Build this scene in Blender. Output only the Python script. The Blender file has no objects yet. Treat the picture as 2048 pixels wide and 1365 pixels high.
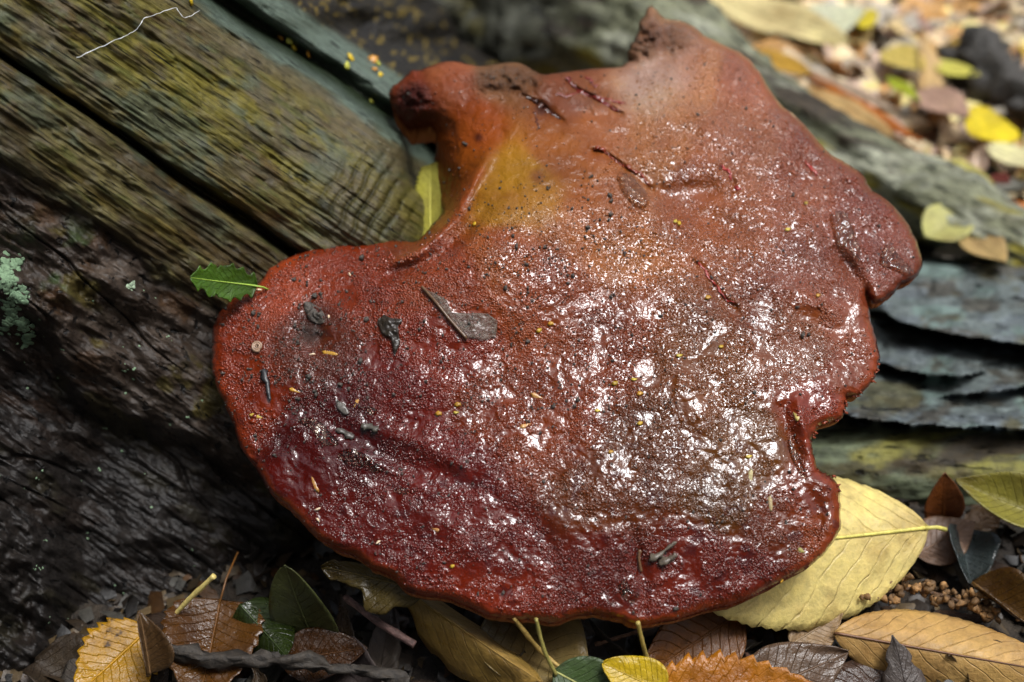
import bpy, math, random
import numpy as np
from mathutils import Vector, Matrix

random.seed(7); RNG = np.random.default_rng(11)
scene = bpy.context.scene
COL = scene.collection

# ------------------------------------------------------------------ camera
CAM_H = 0.42; PITCH = math.radians(40.0); FPX = 2813.0      # focal length in pixels of the 2048 px photo
cam_d = bpy.data.cameras.new('camera'); cam = bpy.data.objects.new('camera', cam_d); COL.objects.link(cam)
cam.location = (0, 0, CAM_H); cam.rotation_euler = (math.pi/2 - PITCH, 0, 0)
cam_d.sensor_width = 36.0; cam_d.lens = 36.0*FPX/2048.0
cam_d.clip_start = 0.01; cam_d.clip_end = 500
cam_d.dof.use_dof = True; cam_d.dof.focus_distance = 0.495; cam_d.dof.aperture_fstop = 5.6
scene.camera = cam

# ------------------------------------------------------------------ sky and sun (overcast woodland light)
SUN_EL, SUN_AZ = math.radians(73), math.radians(108)         # azimuth measured from +Y towards +X
w = bpy.data.worlds.new('World'); scene.world = w; w.use_nodes = True
nt = w.node_tree; nt.nodes.clear()
sky = nt.nodes.new('ShaderNodeTexSky'); sky.sky_type = 'NISHITA'; sky.sun_disc = False
sky.sun_elevation = SUN_EL; sky.sun_rotation = SUN_AZ
sky.air_density = 1.0; sky.dust_density = 6.0; sky.ozone_density = 1.0
hs = nt.nodes.new('ShaderNodeHueSaturation'); hs.inputs['Saturation'].default_value = 0.62
bg = nt.nodes.new('ShaderNodeBackground'); bg.inputs['Strength'].default_value = 0.085
wo = nt.nodes.new('ShaderNodeOutputWorld')
nt.links.new(sky.outputs[0], hs.inputs['Color']); nt.links.new(hs.outputs[0], bg.inputs['Color']); nt.links.new(bg.outputs[0], wo.inputs[0])
sd = bpy.data.lights.new('sun', 'SUN'); sd.energy = 1.5; sd.angle = math.radians(19); sd.color = (0.94, 0.97, 1.0)
sun = bpy.data.objects.new('sun', sd); COL.objects.link(sun)
_d = Vector((math.sin(SUN_AZ)*math.cos(SUN_EL), math.cos(SUN_AZ)*math.cos(SUN_EL), math.sin(SUN_EL)))
sun.rotation_euler = _d.to_track_quat('Z', 'Y').to_euler(); sun.location = _d*5

scene.render.engine = 'CYCLES'
scene.cycles.use_denoising = True
scene.cycles.max_bounces = 6; scene.cycles.transparent_max_bounces = 8
scene.view_settings.view_transform = 'Standard'; scene.view_settings.look = 'None'
scene.view_settings.gamma = 1.0; scene.view_settings.exposure = 0.88
scene.view_settings.use_curve_mapping = False

# ------------------------------------------------------------------ numeric helpers
F = np.array([0, math.cos(PITCH), -math.sin(PITCH)]); U = np.array([0, math.sin(PITCH), math.cos(PITCH)]); Rr = np.array([1.0, 0, 0])
CAM = np.array([0, 0, CAM_H])
def ray(px, py):
    px = np.asarray(px, float); py = np.asarray(py, float)
    return F + ((px-1024)/FPX)[..., None]*Rr + ((682.5-py)/FPX)[..., None]*U
def at_depth(px, py, z): return CAM + ray(px, py)*np.asarray(z, float)[..., None]
def on_level(px, py, z=0.0):
    r = ray(px, py); t = (z-CAM_H)/r[..., 2]
    return CAM + r*np.asarray(t)[..., None]
_TAB = np.random.default_rng(3).random((256, 256))
def vnoise(x, y, seed=0):
    x = np.asarray(x, float)+seed*17.31; y = np.asarray(y, float)+seed*9.73
    xi = np.floor(x).astype(int); yi = np.floor(y).astype(int); fx = x-xi; fy = y-yi
    fx = fx*fx*fx*(fx*(fx*6-15)+10); fy = fy*fy*fy*(fy*(fy*6-15)+10)
    a = _TAB[xi & 255, yi & 255]; b = _TAB[(xi+1) & 255, yi & 255]; c = _TAB[xi & 255, (yi+1) & 255]; d = _TAB[(xi+1) & 255, (yi+1) & 255]
    return ((a*(1-fx)+b*fx)*(1-fy)+(c*(1-fx)+d*fx)*fy)*2-1
def fbm(x, y, seed=0, octv=4, gain=0.5):
    s = 0; a = 1; n = 0; x = np.asarray(x, float); y = np.asarray(y, float)
    for k in range(octv):
        s = s+a*vnoise(x, y, seed+k*3.7); n += a; a *= gain; x = x*2.03; y = y*2.03
    return s/n
def sstep(a, b, x):
    t = np.clip((np.asarray(x, float)-a)/(b-a), 0, 1); return t*t*(3-2*t)
def lin(c):
    c = np.asarray(c, float)/255.0
    return np.where(c <= 0.04045, c/12.92, ((c+0.055)/1.055)**2.4)
def tps(pts, vals, smooth=1e-3):
    P = np.asarray(pts, float)/1000.0; V = np.asarray(vals, float); n = len(P)
    def k(r2): return 0.5*r2*np.log(np.maximum(r2, 1e-12))
    K = k(((P[:, None]-P[None])**2).sum(-1)) + smooth*np.eye(n)
    Q = np.c_[np.ones(n), P]; A = np.zeros((n+3, n+3)); A[:n, :n] = K; A[:n, n:] = Q; A[n:, :n] = Q.T
    sol = np.linalg.solve(A, np.r_[V, np.zeros(3)])
    def f(px, py):
        px = np.asarray(px, float)/1000.0; py = np.asarray(py, float)/1000.0
        out = sol[n]+sol[n+1]*px+sol[n+2]*py
        for i in range(n): out = out+sol[i]*k((px-P[i, 0])**2+(py-P[i, 1])**2)
        return out
    return f
def seg_dist(px, py, poly, closed=True, chunk=40000):
    """distance to a polyline, nearest point and position along it (0..1)"""
    A = np.asarray(poly, float); B = np.roll(A, -1, 0) if closed else A[1:]
    if not closed: A = A[:-1]
    X = np.c_[np.ravel(px), np.ravel(py)]; D = np.empty(len(X)); NP = np.empty((len(X), 2)); S = np.empty(len(X))
    AB = B-A; L2 = (AB**2).sum(1)+1e-9
    for i in range(0, len(X), chunk):
        x = X[i:i+chunk]
        t = np.clip(((x[:, None, 0]-A[:, 0])*AB[:, 0]+(x[:, None, 1]-A[:, 1])*AB[:, 1])/L2, 0, 1)
        qx = A[:, 0]+t*AB[:, 0]; qy = A[:, 1]+t*AB[:, 1]
        d2 = (x[:, None, 0]-qx)**2+(x[:, None, 1]-qy)**2; j = d2.argmin(1); r = np.arange(len(x))
        D[i:i+chunk] = np.sqrt(d2[r, j]); NP[i:i+chunk, 0] = qx[r, j]; NP[i:i+chunk, 1] = qy[r, j]; S[i:i+chunk] = (j+t[r, j])/len(A)
    return D, NP, S
def inside(px, py, poly, chunk=60000):
    A = np.asarray(poly, float); B = np.roll(A, -1, 0); px = np.ravel(px); py = np.ravel(py); out = np.zeros(len(px), bool)
    for i in range(0, len(px), chunk):
        x = px[i:i+chunk, None]; y = py[i:i+chunk, None]
        c = (A[:, 1] > y) != (B[:, 1] > y)
        xi = A[:, 0]+(y-A[:, 1])*(B[:, 0]-A[:, 0])/np.where(B[:, 1] == A[:, 1], 1e-9, B[:, 1]-A[:, 1])
        out[i:i+chunk] = ((c & (x < xi)).sum(1) % 2) == 1
    return out
def catmull(poly, n=4, closed=True):
    P = np.asarray(poly, float); m = len(P); out = []
    rng = range(m) if closed else range(m-1)
    for i in rng:
        if closed: p0, p1, p2, p3 = P[i-1], P[i], P[(i+1) % m], P[(i+2) % m]
        else: p0, p1, p2, p3 = P[max(i-1, 0)], P[i], P[i+1], P[min(i+2, m-1)]
        for k in range(n):
            t = k/n
            out.append(0.5*((2*p1)+(-p0+p2)*t+(2*p0-5*p1+4*p2-p3)*t*t+(-p0+3*p1-3*p2+p3)*t**3))
    if not closed: out.append(P[-1])
    return np.array(out)

# ------------------------------------------------------------------ object helpers
def mesh_np(name, V, faces, mat=None, smooth=True):
    """V (n,3); faces: (m,3) or (m,4) array, or a list of such arrays"""
    me = bpy.data.meshes.new(name)
    fl = faces if isinstance(faces, list) else [faces]
    fl = [np.asarray(f, np.int32) for f in fl if len(f)]
    loops = np.concatenate([f.ravel() for f in fl]); tot = np.concatenate([np.full(len(f), f.shape[1], np.int32) for f in fl])
    st = np.concatenate([[0], np.cumsum(tot)[:-1]]).astype(np.int32)
    me.vertices.add(len(V)); me.vertices.foreach_set('co', np.asarray(V, np.float32).ravel())
    me.loops.add(len(loops)); me.loops.foreach_set('vertex_index', loops)
    me.polygons.add(len(tot)); me.polygons.foreach_set('loop_start', st); me.polygons.foreach_set('loop_total', tot)
    me.update(calc_edges=True); me.validate()
    if smooth: me.polygons.foreach_set('use_smooth', np.ones(len(me.polygons), bool))
    if mat: me.materials.append(mat)
    return me
def set_col(me, rgb, name='Col'):
    a = me.attributes.new(name, 'FLOAT_COLOR', 'POINT'); c = np.ones((len(me.vertices), 4), np.float32); c[:, :3] = rgb
    a.data.foreach_set('color', c.ravel())
def set_f(me, vals, name):
    a = me.attributes.new(name, 'FLOAT', 'POINT'); a.data.foreach_set('value', np.asarray(vals, np.float32))
def set_v(me, vals, name):
    a = me.attributes.new(name, 'FLOAT_VECTOR', 'POINT'); a.data.foreach_set('vector', np.asarray(vals, np.float32).ravel())
def obj(name, me, parent=None, loc=None):
    o = bpy.data.objects.new(name, me); COL.objects.link(o)
    if parent: o.parent = parent
    if loc is not None: o.location = loc
    return o
def tag(o, label=None, cat=None, group=None, kind=None):
    if label: o['label'] = label
    if cat: o['category'] = cat
    if group: o['group'] = group
    if kind: o['kind'] = kind
    return o
def tube(pts, rad, ns=8, flat=1.0, seed=0, rough=0.0, cap=True):
    P = np.asarray(pts, float); n = len(P); rad = np.broadcast_to(np.asarray(rad, float), (n,))
    T = np.gradient(P, axis=0); T /= np.linalg.norm(T, axis=1)[:, None]+1e-12
    up = np.array([0.13, -0.3, 0.95]); V = []
    for i in range(n):
        s = np.cross(T[i], up); s /= np.linalg.norm(s)+1e-9; u2 = np.cross(s, T[i])
        a = np.arange(ns)/ns*2*math.pi
        rr = rad[i]*(1+rough*vnoise(np.cos(a)*2+i*0.7, np.sin(a)*2+i*0.35, seed))
        V.append(P[i]+rr[:, None]*(np.cos(a)[:, None]*s+flat*np.sin(a)[:, None]*u2))
    V = np.concatenate(V); i, j = np.meshgrid(np.arange(n-1), np.arange(ns), indexing='ij'); i = i.ravel(); j = j.ravel(); k = (j+1) % ns
    Q = np.c_[i*ns+j, i*ns+k, (i+1)*ns+k, (i+1)*ns+j]
    if cap:
        V = np.r_[V, P[:1], P[-1:]]; a = np.arange(ns); b = (a+1) % ns
        T1 = np.c_[np.full(ns, n*ns), b, a]; T2 = np.c_[np.full(ns, n*ns+1), (n-1)*ns+a, (n-1)*ns+b]
        return V, [Q, np.r_[T1, T2]]
    return V, [Q]

# ------------------------------------------------------------------ material helpers
def new_mat(name):
    m = bpy.data.materials.new(name); m.use_nodes = True; t = m.node_tree; t.nodes.clear()
    o = t.nodes.new('ShaderNodeOutputMaterial'); p = t.nodes.new('ShaderNodeBsdfPrincipled'); t.links.new(p.outputs[0], o.inputs[0])
    return m, t, p, o
def N(t, typ, **kw):
    n = t.nodes.new(typ)
    for k, v in kw.items():
        if k in n.inputs.keys(): n.inputs[k].default_value = v
        else: setattr(n, k, v)
    return n
def noise(t, vec, scale, detail=4, rough=0.6, dist=0.0):
    n = N(t, 'ShaderNodeTexNoise', Scale=scale, Detail=detail, Roughness=rough, Distortion=dist)
    if vec is not None: t.links.new(vec, n.inputs['Vector'])
    return n.outputs['Fac']
def vor(t, vec, scale, feature='F1', rnd=1.0):
    n = t.nodes.new('ShaderNodeTexVoronoi'); n.feature = feature; n.inputs['Scale'].default_value = scale; n.inputs['Randomness'].default_value = rnd
    t.links.new(vec, n.inputs['Vector']); return n
def ramp(t, fac, stops, interp='LINEAR'):
    n = t.nodes.new('ShaderNodeValToRGB'); cr = n.color_ramp; cr.interpolation = interp
    while len(cr.elements) < len(stops): cr.elements.new(0.5)
    for e, (p, c) in zip(cr.elements, stops):
        e.position = p; e.color = (c, c, c, 1) if not hasattr(c, '__len__') else (*c, 1)
    t.links.new(fac, n.inputs['Fac']); return n.outputs['Color']
def mixc(t, fac, a, b, blend='MIX'):
    n = t.nodes.new('ShaderNodeMix'); n.data_type = 'RGBA'; n.blend_type = blend
    for sock, v in ((n.inputs[0], fac), (n.inputs[6], a), (n.inputs[7], b)):
        if isinstance(v, bpy.types.NodeSocket): t.links.new(v, sock)
        elif hasattr(v, '__len__'): sock.default_value = (*v, 1)
        else: sock.default_value = v
    return n.outputs[2]
def mth(t, op, a, b=None, c=None):
    n = t.nodes.new('ShaderNodeMath'); n.operation = op
    for i, v in enumerate((a, b, c)):
        if v is None: continue
        if isinstance(v, bpy.types.NodeSocket): t.links.new(v, n.inputs[i])
        else: n.inputs[i].default_value = v
    return n.outputs[0]
def attr(t, name, out='Color'): return N(t, 'ShaderNodeAttribute', attribute_name=name).outputs[out]
def vscale(t, vec, s):
    n = t.nodes.new('ShaderNodeMapping'); n.inputs['Scale'].default_value = s; t.links.new(vec, n.inputs['Vector']); return n.outputs[0]
def bump(t, h, strength, dist, normal=None):
    n = N(t, 'ShaderNodeBump', Strength=strength, Distance=dist); t.links.new(h, n.inputs['Height'])
    if normal is not None: t.links.new(normal, n.inputs['Normal'])
    return n.outputs[0]
def objco(t): return t.nodes.new('ShaderNodeTexCoord').outputs['Object']

# wood: vertex colour carries the algae, weathering and some painted shade, 'gr' the grain coordinates in metres
def wood_mat(name, rough=(0.35, 0.7), bumpd=0.0012, gs=(110, 1300, 100)):
    m, t, p, o = new_mat(name); g = attr(t, 'gr', 'Vector'); c = attr(t, 'Col'); oc = objco(t)
    fine = noise(t, vscale(t, g, gs), 1.0, 6, 0.65); fine2 = noise(t, vscale(t, g, (gs[0]*3, gs[1]*2.2, gs[2])), 1.0, 3, 0.6)
    crack = ramp(t, noise(t, vscale(t, g, (gs[0]*0.7, gs[1]*0.8, gs[2])), 1.0, 4, 0.55, 0.5), [(0.33, 0.0), (0.385, 1.0)])
    speck = noise(t, oc, 260, 4, 0.7)
    c1 = mixc(t, 1.0, c, ramp(t, fine, [(0.28, 0.55), (0.5, 1.0), (0.75, 1.35)]), 'MULTIPLY')
    c2 = mixc(t, 1.0, c1, ramp(t, speck, [(0.28, 0.5), (0.5, 1.0), (0.8, 1.35)]), 'MULTIPLY')
    c3 = mixc(t, 1.0, c2, ramp(t, crack, [(0, 0.10), (1, 1.0)]), 'MULTIPLY')
    t.links.new(c3, p.inputs['Base Color']); p.inputs['Specular IOR Level'].default_value = 0.32
    t.links.new(mth(t, 'MULTIPLY_ADD', speck, rough[1]-rough[0], rough[0]), p.inputs['Roughness'])
    h = mth(t, 'ADD', mth(t, 'MULTIPLY', fine, 0.6), mth(t, 'MULTIPLY', crack, 0.6)); h = mth(t, 'ADD', h, mth(t, 'MULTIPLY', fine2, 0.25)); h = mth(t, 'ADD', h, mth(t, 'MULTIPLY', speck, 0.35))
    t.links.new(bump(t, h, 0.9, bumpd), p.inputs['Normal']); return m
MAT_WOOD = wood_mat('weathered_wood', (0.30, 0.62))
MAT_ROOT = wood_mat('root_wood', (0.45, 0.8), 0.002, (90, 260, 60))

def soil_mat():
    m, t, p, o = new_mat('forest_soil'); oc = objco(t)
    n1 = noise(t, oc, 18, 6, 0.7); n2 = noise(t, oc, 160, 5, 0.7)
    c = ramp(t, n1, [(0.3, (0.012, 0.009, 0.006)), (0.55, (0.035, 0.025, 0.016)), (0.75, (0.06, 0.045, 0.028))])
    c = mixc(t, 1.0, c, ramp(t, n2, [(0.3, 0.4), (0.7, 1.5)]), 'MULTIPLY'); t.links.new(c, p.inputs['Base Color'])
    p.inputs['Roughness'].default_value = 0.7
    t.links.new(bump(t, n2, 1.0, 0.006), p.inputs['Normal']); return m
MAT_SOIL = soil_mat()

def leaf_mat(name='wet_leaf', rough=0.34, vein=0.45, trans=0.22, spots=0.5):
    m, t, p, o = new_mat(name); uv = attr(t, 'st', 'Vector'); oi = t.nodes.new('ShaderNodeObjectInfo'); oc = objco(t)
    sep = t.nodes.new('ShaderNodeSeparateXYZ'); t.links.new(uv, sep.inputs[0])
    s, tt, var = sep.outputs[0], sep.outputs[1], sep.outputs[2]
    ab = mth(t, 'ABSOLUTE', tt)
    wv = noise(t, oc, 45, 2, .5)
    ph = mth(t, 'FRACT', mth(t, 'ADD', mth(t, 'MULTIPLY', wv, 1.1), mth(t, 'SUBTRACT', mth(t, 'MULTIPLY', s, 11.0), mth(t, 'MULTIPLY', ab, 2.6))))
    lat = mth(t, 'ABSOLUTE', mth(t, 'SUBTRACT', ph, 0.5))
    latl = ramp(t, lat, [(0.0, 1.0), (0.07, 0.0)]); mid = ramp(t, ab, [(0.0, 1.0), (0.05, 0.0)])
    veinm = mth(t, 'MULTIPLY', mth(t, 'MAXIMUM', latl, mid), ramp(t, noise(t, oc, 120, 3, .6), [(.3, .15), (.65, 1.0)]))
    addr = t.nodes.new('ShaderNodeVectorMath'); addr.operation = 'ADD'; t.links.new(oc, addr.inputs[0])
    mul = t.nodes.new('ShaderNodeMath'); mul.operation = 'MULTIPLY'; t.links.new(oi.outputs['Random'], mul.inputs[0]); mul.inputs[1].default_value = 7.0; t.links.new(mul.outputs[0], addr.inputs[1])
    n1 = noise(t, addr.outputs[0], 35, 5, 0.65); n2 = noise(t, addr.outputs[0], 230, 4, 0.7); n3 = noise(t, addr.outputs[0], 75, 4, 0.75)
    c = mixc(t, 1.0, oi.outputs['Color'], ramp(t, n1, [(0.25, (0.55, 0.45, 0.35)), (0.5, (1, 1, 1)), (0.75, (1.25, 1.3, 1.15))]), 'MULTIPLY')
    c = mixc(t, 1.0, c, ramp(t, n2, [(0.25, 0.7), (0.55, 1.0), (0.8, 1.2)]), 'MULTIPLY')
    c = mixc(t, mth(t, 'MULTIPLY', ramp(t, n3, [(0.60, 0.0), (0.68, 1.0)]), spots), c, (0.035, 0.018, 0.008))
    edge = mth(t, 'MULTIPLY', ramp(t, mth(t, 'ADD', ab, mth(t, 'MULTIPLY', n1, 0.5)), [(1.10, 0.0), (1.4, 0.55)]), 1.0)
    c = mixc(t, edge, c, (0.05, 0.022, 0.008))
    c = mixc(t, mth(t, 'MULTIPLY', veinm, vein), c, mixc(t, 1.0, oi.outputs['Color'], (0.45, 0.36, 0.3), 'MULTIPLY'))
    t.links.new(c, p.inputs['Base Color'])
    t.links.new(ramp(t, n3, [(0.3, rough-0.12), (0.7, rough+0.3)]), p.inputs['Roughness'])
    h = mth(t, 'ADD', mth(t, 'MULTIPLY', veinm, -0.5), mth(t, 'MULTIPLY', n2, 0.9)); h = mth(t, 'ADD', h, mth(t, 'MULTIPLY', n3, 0.6))
    nb = bump(t, h, 0.7, 0.0012); t.links.new(nb, p.inputs['Normal'])
    tr = t.nodes.new('ShaderNodeBsdfTranslucent'); t.links.new(c, tr.inputs['Color']); ms = t.nodes.new('ShaderNodeMixShader'); ms.inputs[0].default_value = trans
    t.links.new(p.outputs[0], ms.inputs[1]); t.links.new(tr.outputs[0], ms.inputs[2]); t.links.new(ms.outputs[0], o.inputs[0])
    return m
MAT_LEAF = leaf_mat(); MAT_LEAFPALE = leaf_mat('pale_leaf', 0.45, 0.28, 0.25, 0.15); MAT_DECAY = leaf_mat('decayed_leaf', 0.22, 0.4, 0.1, 0.8); MAT_YELLOW = leaf_mat('spotted_yellow_leaf', 0.3, 0.3, 0.2, 0.9)

def plain_mat(name, col=None, rough=0.5, var=0.4, bd=0.0005, scale=300, spec=0.5, use_attr=False):
    m, t, p, o = new_mat(name); oc = objco(t); n = noise(t, oc, scale, 4, 0.7)
    if use_attr: base = attr(t, 'Col')
    elif col is None: base = t.nodes.new('ShaderNodeObjectInfo').outputs['Color']
    else: r = t.nodes.new('ShaderNodeRGB'); r.outputs[0].default_value = (*col, 1); base = r.outputs[0]
    c = mixc(t, 1.0, base, ramp(t, n, [(0.3, 1-var), (0.7, 1+var)]), 'MULTIPLY'); t.links.new(c, p.inputs['Base Color'])
    p.inputs['Roughness'].default_value = rough; p.inputs['Specular IOR Level'].default_value = spec
    t.links.new(bump(t, n, 0.6, bd), p.inputs['Normal']); return m
MAT_GRIT = plain_mat('grit', (0.03, 0.028, 0.025), 0.35, 0.5, 0.0004, 900)
MAT_GRITWET = plain_mat('wet_grit', (0.06, 0.05, 0.04), 0.45, .8, .0008, 1500)
MAT_SCRAP = plain_mat('plant_scrap', None, 0.35, 0.35, 0.0003, 700)
MAT_LITTER = plain_mat('litter', None, 0.5, 0.4, 0.0006, 400, use_attr=True)
MAT_STALK = plain_mat('stalk', None, 0.45, 0.3, 0.0003, 500)
MAT_TWIG = plain_mat('twig_bark', None, 0.7, 0.6, 0.0012, 420)
MAT_LICHEN = plain_mat('lichen', None, 0.85, 0.35, 0.0006, 600)
MAT_SILK = plain_mat('silk', (0.75, 0.78, 0.8), 0.3, 0.1, 0.0001, 600)

def fungus_mat():
    m, t, p, o = new_mat('wet_fungus_flesh'); oc = objco(t); c = attr(t, 'Col'); pap = attr(t, 'pap', 'Fac'); wet = attr(t, 'wet', 'Fac'); rough_a = attr(t, 'fib', 'Fac')
    warp = t.nodes.new('ShaderNodeVectorMath'); warp.operation = 'MULTIPLY_ADD'
    wn = N(t, 'ShaderNodeTexNoise', Scale=320.0, Detail=2.0); t.links.new(oc, wn.inputs['Vector'])
    t.links.new(wn.outputs['Color'], warp.inputs[0]); warp.inputs[1].default_value = (0.0011,)*3; t.links.new(oc, warp.inputs[2])
    v1 = vor(t, warp.outputs[0], 760); v2 = vor(t, warp.outputs[0], 1500)
    d1 = ramp(t, v1.outputs['Distance'], [(0.0, 1.0), (0.2, 0.85), (0.46, 0.0)], 'EASE'); d2 = ramp(t, v2.outputs['Distance'], [(0.0, 1.0), (0.6, 0.0)], 'EASE')
    big = ramp(t, noise(t, oc, 190, 3, 0.6), [(0.38, 0.15), (0.6, 1.0)])
    papm = mth(t, 'MULTIPLY', pap, big)
    gel = noise(t, oc, 165, 3, 0.55, 0.6); gel2 = noise(t, oc, 700, 2, 0.5)
    h = mth(t, 'ADD', mth(t, 'MULTIPLY', mth(t, 'MULTIPLY', d1, papm), 0.25), mth(t, 'MULTIPLY', mth(t, 'MULTIPLY', d2, pap), 0.25))
    flm = attr(t, 'flm', 'Fac'); h = mth(t, 'ADD', h, mth(t, 'MULTIPLY', mth(t, 'MULTIPLY', gel, 1.1), mth(t, 'MULTIPLY_ADD', flm, -0.44, 1.0))); h = mth(t, 'ADD', h, mth(t, 'MULTIPLY', gel2, 0.10))
    h = mth(t, 'ADD', h, mth(t, 'MULTIPLY', mth(t, 'MULTIPLY', noise(t, oc, 900, 4, 0.7), rough_a), 2.0))
    nb = bump(t, h, 1.0, 0.0011); t.links.new(nb, p.inputs['Normal'])
    # pigment: blotches, paler bump tips, dark dirt flecks caught in the slime
    bl = noise(t, oc, 28, 5, 0.65); c1 = mixc(t, 1.0, c, ramp(t, bl, [(0.28, (0.66, 0.5, 0.42)), (0.5, (1, 1, 1)), (0.72, (1.2, 1.3, 1.05))]), 'MULTIPLY')
    c1 = mixc(t, mth(t, 'MULTIPLY', mth(t, 'MULTIPLY', d1, pap), 0.35), c1, mixc(t, 1.0, c1, (1.6, 1.5, 1.4), 'MULTIPLY'))
    dirt = ramp(t, noise(t, oc, 520, 3, 0.6), [(0.655, 0.0), (0.69, 1.0)])
    c1 = mixc(t, mth(t, 'MULTIPLY', dirt, mth(t, 'MULTIPLY', pap, 0.75)), c1, (0.02, 0.018, 0.016))
    t.links.new(c1, p.inputs['Base Color'])
    p.inputs['Roughness'].default_value = 0.4
    t.links.new(mth(t, 'MULTIPLY_ADD', wet, -0.3, 0.55), p.inputs['Roughness'])
    p.inputs['Specular IOR Level'].default_value = 0.12
    t.links.new(mth(t, 'MULTIPLY', wet, 1.0), p.inputs['Coat Weight']); p.inputs['Coat Roughness'].default_value = 0.04; p.inputs['Coat IOR'].default_value = 1.52
    t.links.new(nb, p.inputs['Coat Normal'])
    p.inputs['Subsurface Weight'].default_value = 0.0; p.inputs['Subsurface Radius'].default_value = (0.004, 0.0012, 0.0006); p.inputs['Subsurface Scale'].default_value = 1.0
    return m
MAT_FUNGUS = fungus_mat()
def water_mat():
    m, t, p, o = new_mat('water_film'); oc = objco(t)
    p.inputs['Base Color'].default_value = (0.95, 0.85, 0.7, 1); p.inputs['Roughness'].default_value = 0.03; p.inputs['IOR'].default_value = 1.33; p.inputs['Transmission Weight'].default_value = 1.0
    t.links.new(bump(t, noise(t, oc, 380, 2, 0.5), 0.5, 0.0005), p.inputs['Normal']); return m
MAT_WATER = water_mat()

# ================================================================== GROUND
def gz(x, y):
    return 0.010*fbm(np.asarray(x)*9, np.asarray(y)*9, 5, 3)+0.004*fbm(np.asarray(x)*45, np.asarray(y)*45, 8, 3)-0.004
def build_ground():
    def ax(c, n): 
        u = np.linspace(-1, 1, n); return c+0.75*u+40*np.abs(u)**9*np.sign(u)
    X, Y = np.meshgrid(ax(0.2, 301), ax(0.7, 301), indexing='ij'); Z = gz(X, Y)*np.clip(2.2-np.hypot(X-0.2, Y-0.7), 0, 1)
    n, m = X.shape; i, j = np.meshgrid(np.arange(n-1), np.arange(m-1), indexing='ij'); i = i.ravel(); j = j.ravel()
    Q = np.c_[i*m+j, (i+1)*m+j, (i+1)*m+j+1, i*m+j+1]
    o = obj('ground', mesh_np('ground', np.c_[X.ravel(), Y.ravel(), Z.ravel()], Q, MAT_SOIL)); tag(o, 'dark damp forest soil under the leaf litter', kind='structure')
build_ground()

# ================================================================== HOST TREE
tree_base = on_level(120, 200, 0.0)
tree = bpy.data.objects.new('tree', None); COL.objects.link(tree)
tag(tree, 'old weathered tree base with split wood, bark and spreading roots', 'tree')

GE = np.array([0.829, 0.559]); GN = np.array([-0.559, 0.829])      # along and across the grain of the split wood
trunk_Z = tps([(0,1300),(330,1220),(650,1180),(950,1150),(0,900),(300,900),(500,900),(700,950),(0,600),(250,600),(430,620),(520,560),(620,520),(830,480),(0,300),(0,0),(250,150),(400,0),(500,300),(700,250),(780,200),(840,330),(-300,0),(-300,700),(-300,1300),(960,350),(1000,600),(600,-200),(900,0),(300,-200)],
              [.512,.528,.545,.575,.497,.518,.528,.552,.480,.505,.524,.530,.536,.552,.468,.466,.492,.517,.520,.553,.576,.572,.440,.450,.480,.64,.66,.60,.74,.50], 2e-4)
def trunk_relief(px, py):
    """height towards the viewer (m) of the split wood, its grooves and the bark, plus masks"""
    a = px*GE[0]+py*GE[1]; b = px*GN[0]+py*GN[1]
    bw = b+7*fbm(a/140, b/90, 2, 3)
    h = 0
    p1 = np.clip((bw+212)/302, 0, 1); h = h+0.006*np.sin(p1*math.pi)**0.45
    p2 = np.clip((bw-90)/175, 0, 1); h = h+0.004*np.sin(p2*math.pi)**0.45
    gw = 5+5*sstep(150, 600, a); h = h-0.016*np.exp(-((bw-90)/gw)**2)
    h = h-0.016*np.exp(-((bw+246)/20)**2)
    s2 = np.clip((bw+330)/75, 0, 1); h = h+0.004*np.sin(s2*math.pi)
    h = h-0.05*sstep(-325, -470, bw)-0.10*sstep(-420, -700, bw)
    # fine ridges of the grain
    ridg = fbm(a/260, b/13, 21, 4)+0.6*fbm(a/120, b/5.5, 31, 2)
    woodm = sstep(285, 255, bw+25*fbm(a/60, b/60, 44, 3))*sstep(-360, -330, bw)
    h = h+0.0013*ridg*woodm
    lump = fbm(a/150, b/60, 51, 3); h = h+(0.0026*lump+0.0014*fbm(a/55, b/24, 53, 3)-0.0010*sstep(.4, .6, fbm(a/70, b/16, 57, 3)))*woodm
    # cross-cracked blocks beside the fungus
    cx = np.exp(-(((px-760)/105)**2+((py-400)/85)**2)**1.5); blk = np.cos(a/4.6+1.6*vnoise(a/40, b/40, 3))*0.5+0.5
    h = h-0.0016*cx*blk**3
    # bark: plates stepping back from the wood
    bark = 1-sstep(285, 255, bw+25*fbm(a/60, b/60, 44, 3))
    h = h-0.006*bark+bark*(0.008*fbm(a/170, b/75, 61, 3)+0.003*fbm(a/60, b/26, 63, 4)+0.0016*np.abs(fbm(a/120, b/14, 67, 3)))
    led = b+70*fbm(px/190, py/190, 71, 3); h = h-0.014*sstep(490, 560, led)
    crk = np.abs(fbm(a/420, b/60, 75, 2)); h = h-0.0025*bark*sstep(0.06, 0.0, crk)*sstep(0.0, 0.4, fbm(a/200, b/200, 77, 2)+0.2)
    h = h+0.028*np.exp(-(((px-0)/125)**4+((py-1180)/250)**4))*(1+0.4*fbm(px/60, py/60, 81, 3))
    h = h+0.010*np.exp(-(((px-130)/150)**2+((py-590)/70)**2))*(1+0.5*fbm(px/40, py/40, 83, 3))
    h = h-0.05*np.exp(-(((px-850)/34)**4+((py-300)/75)**4))-0.03*np.exp(-(((px-705)/70)**2+((py-55)/30)**2))-0.04*np.exp(-(((px-850)/110)**2+((py-85)/28)**2))
    h = h+sstep(-330, -380, bw)*0.010*fbm(px/40, py/28, 87, 4)
    return h, a, b, bw, bark
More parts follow.
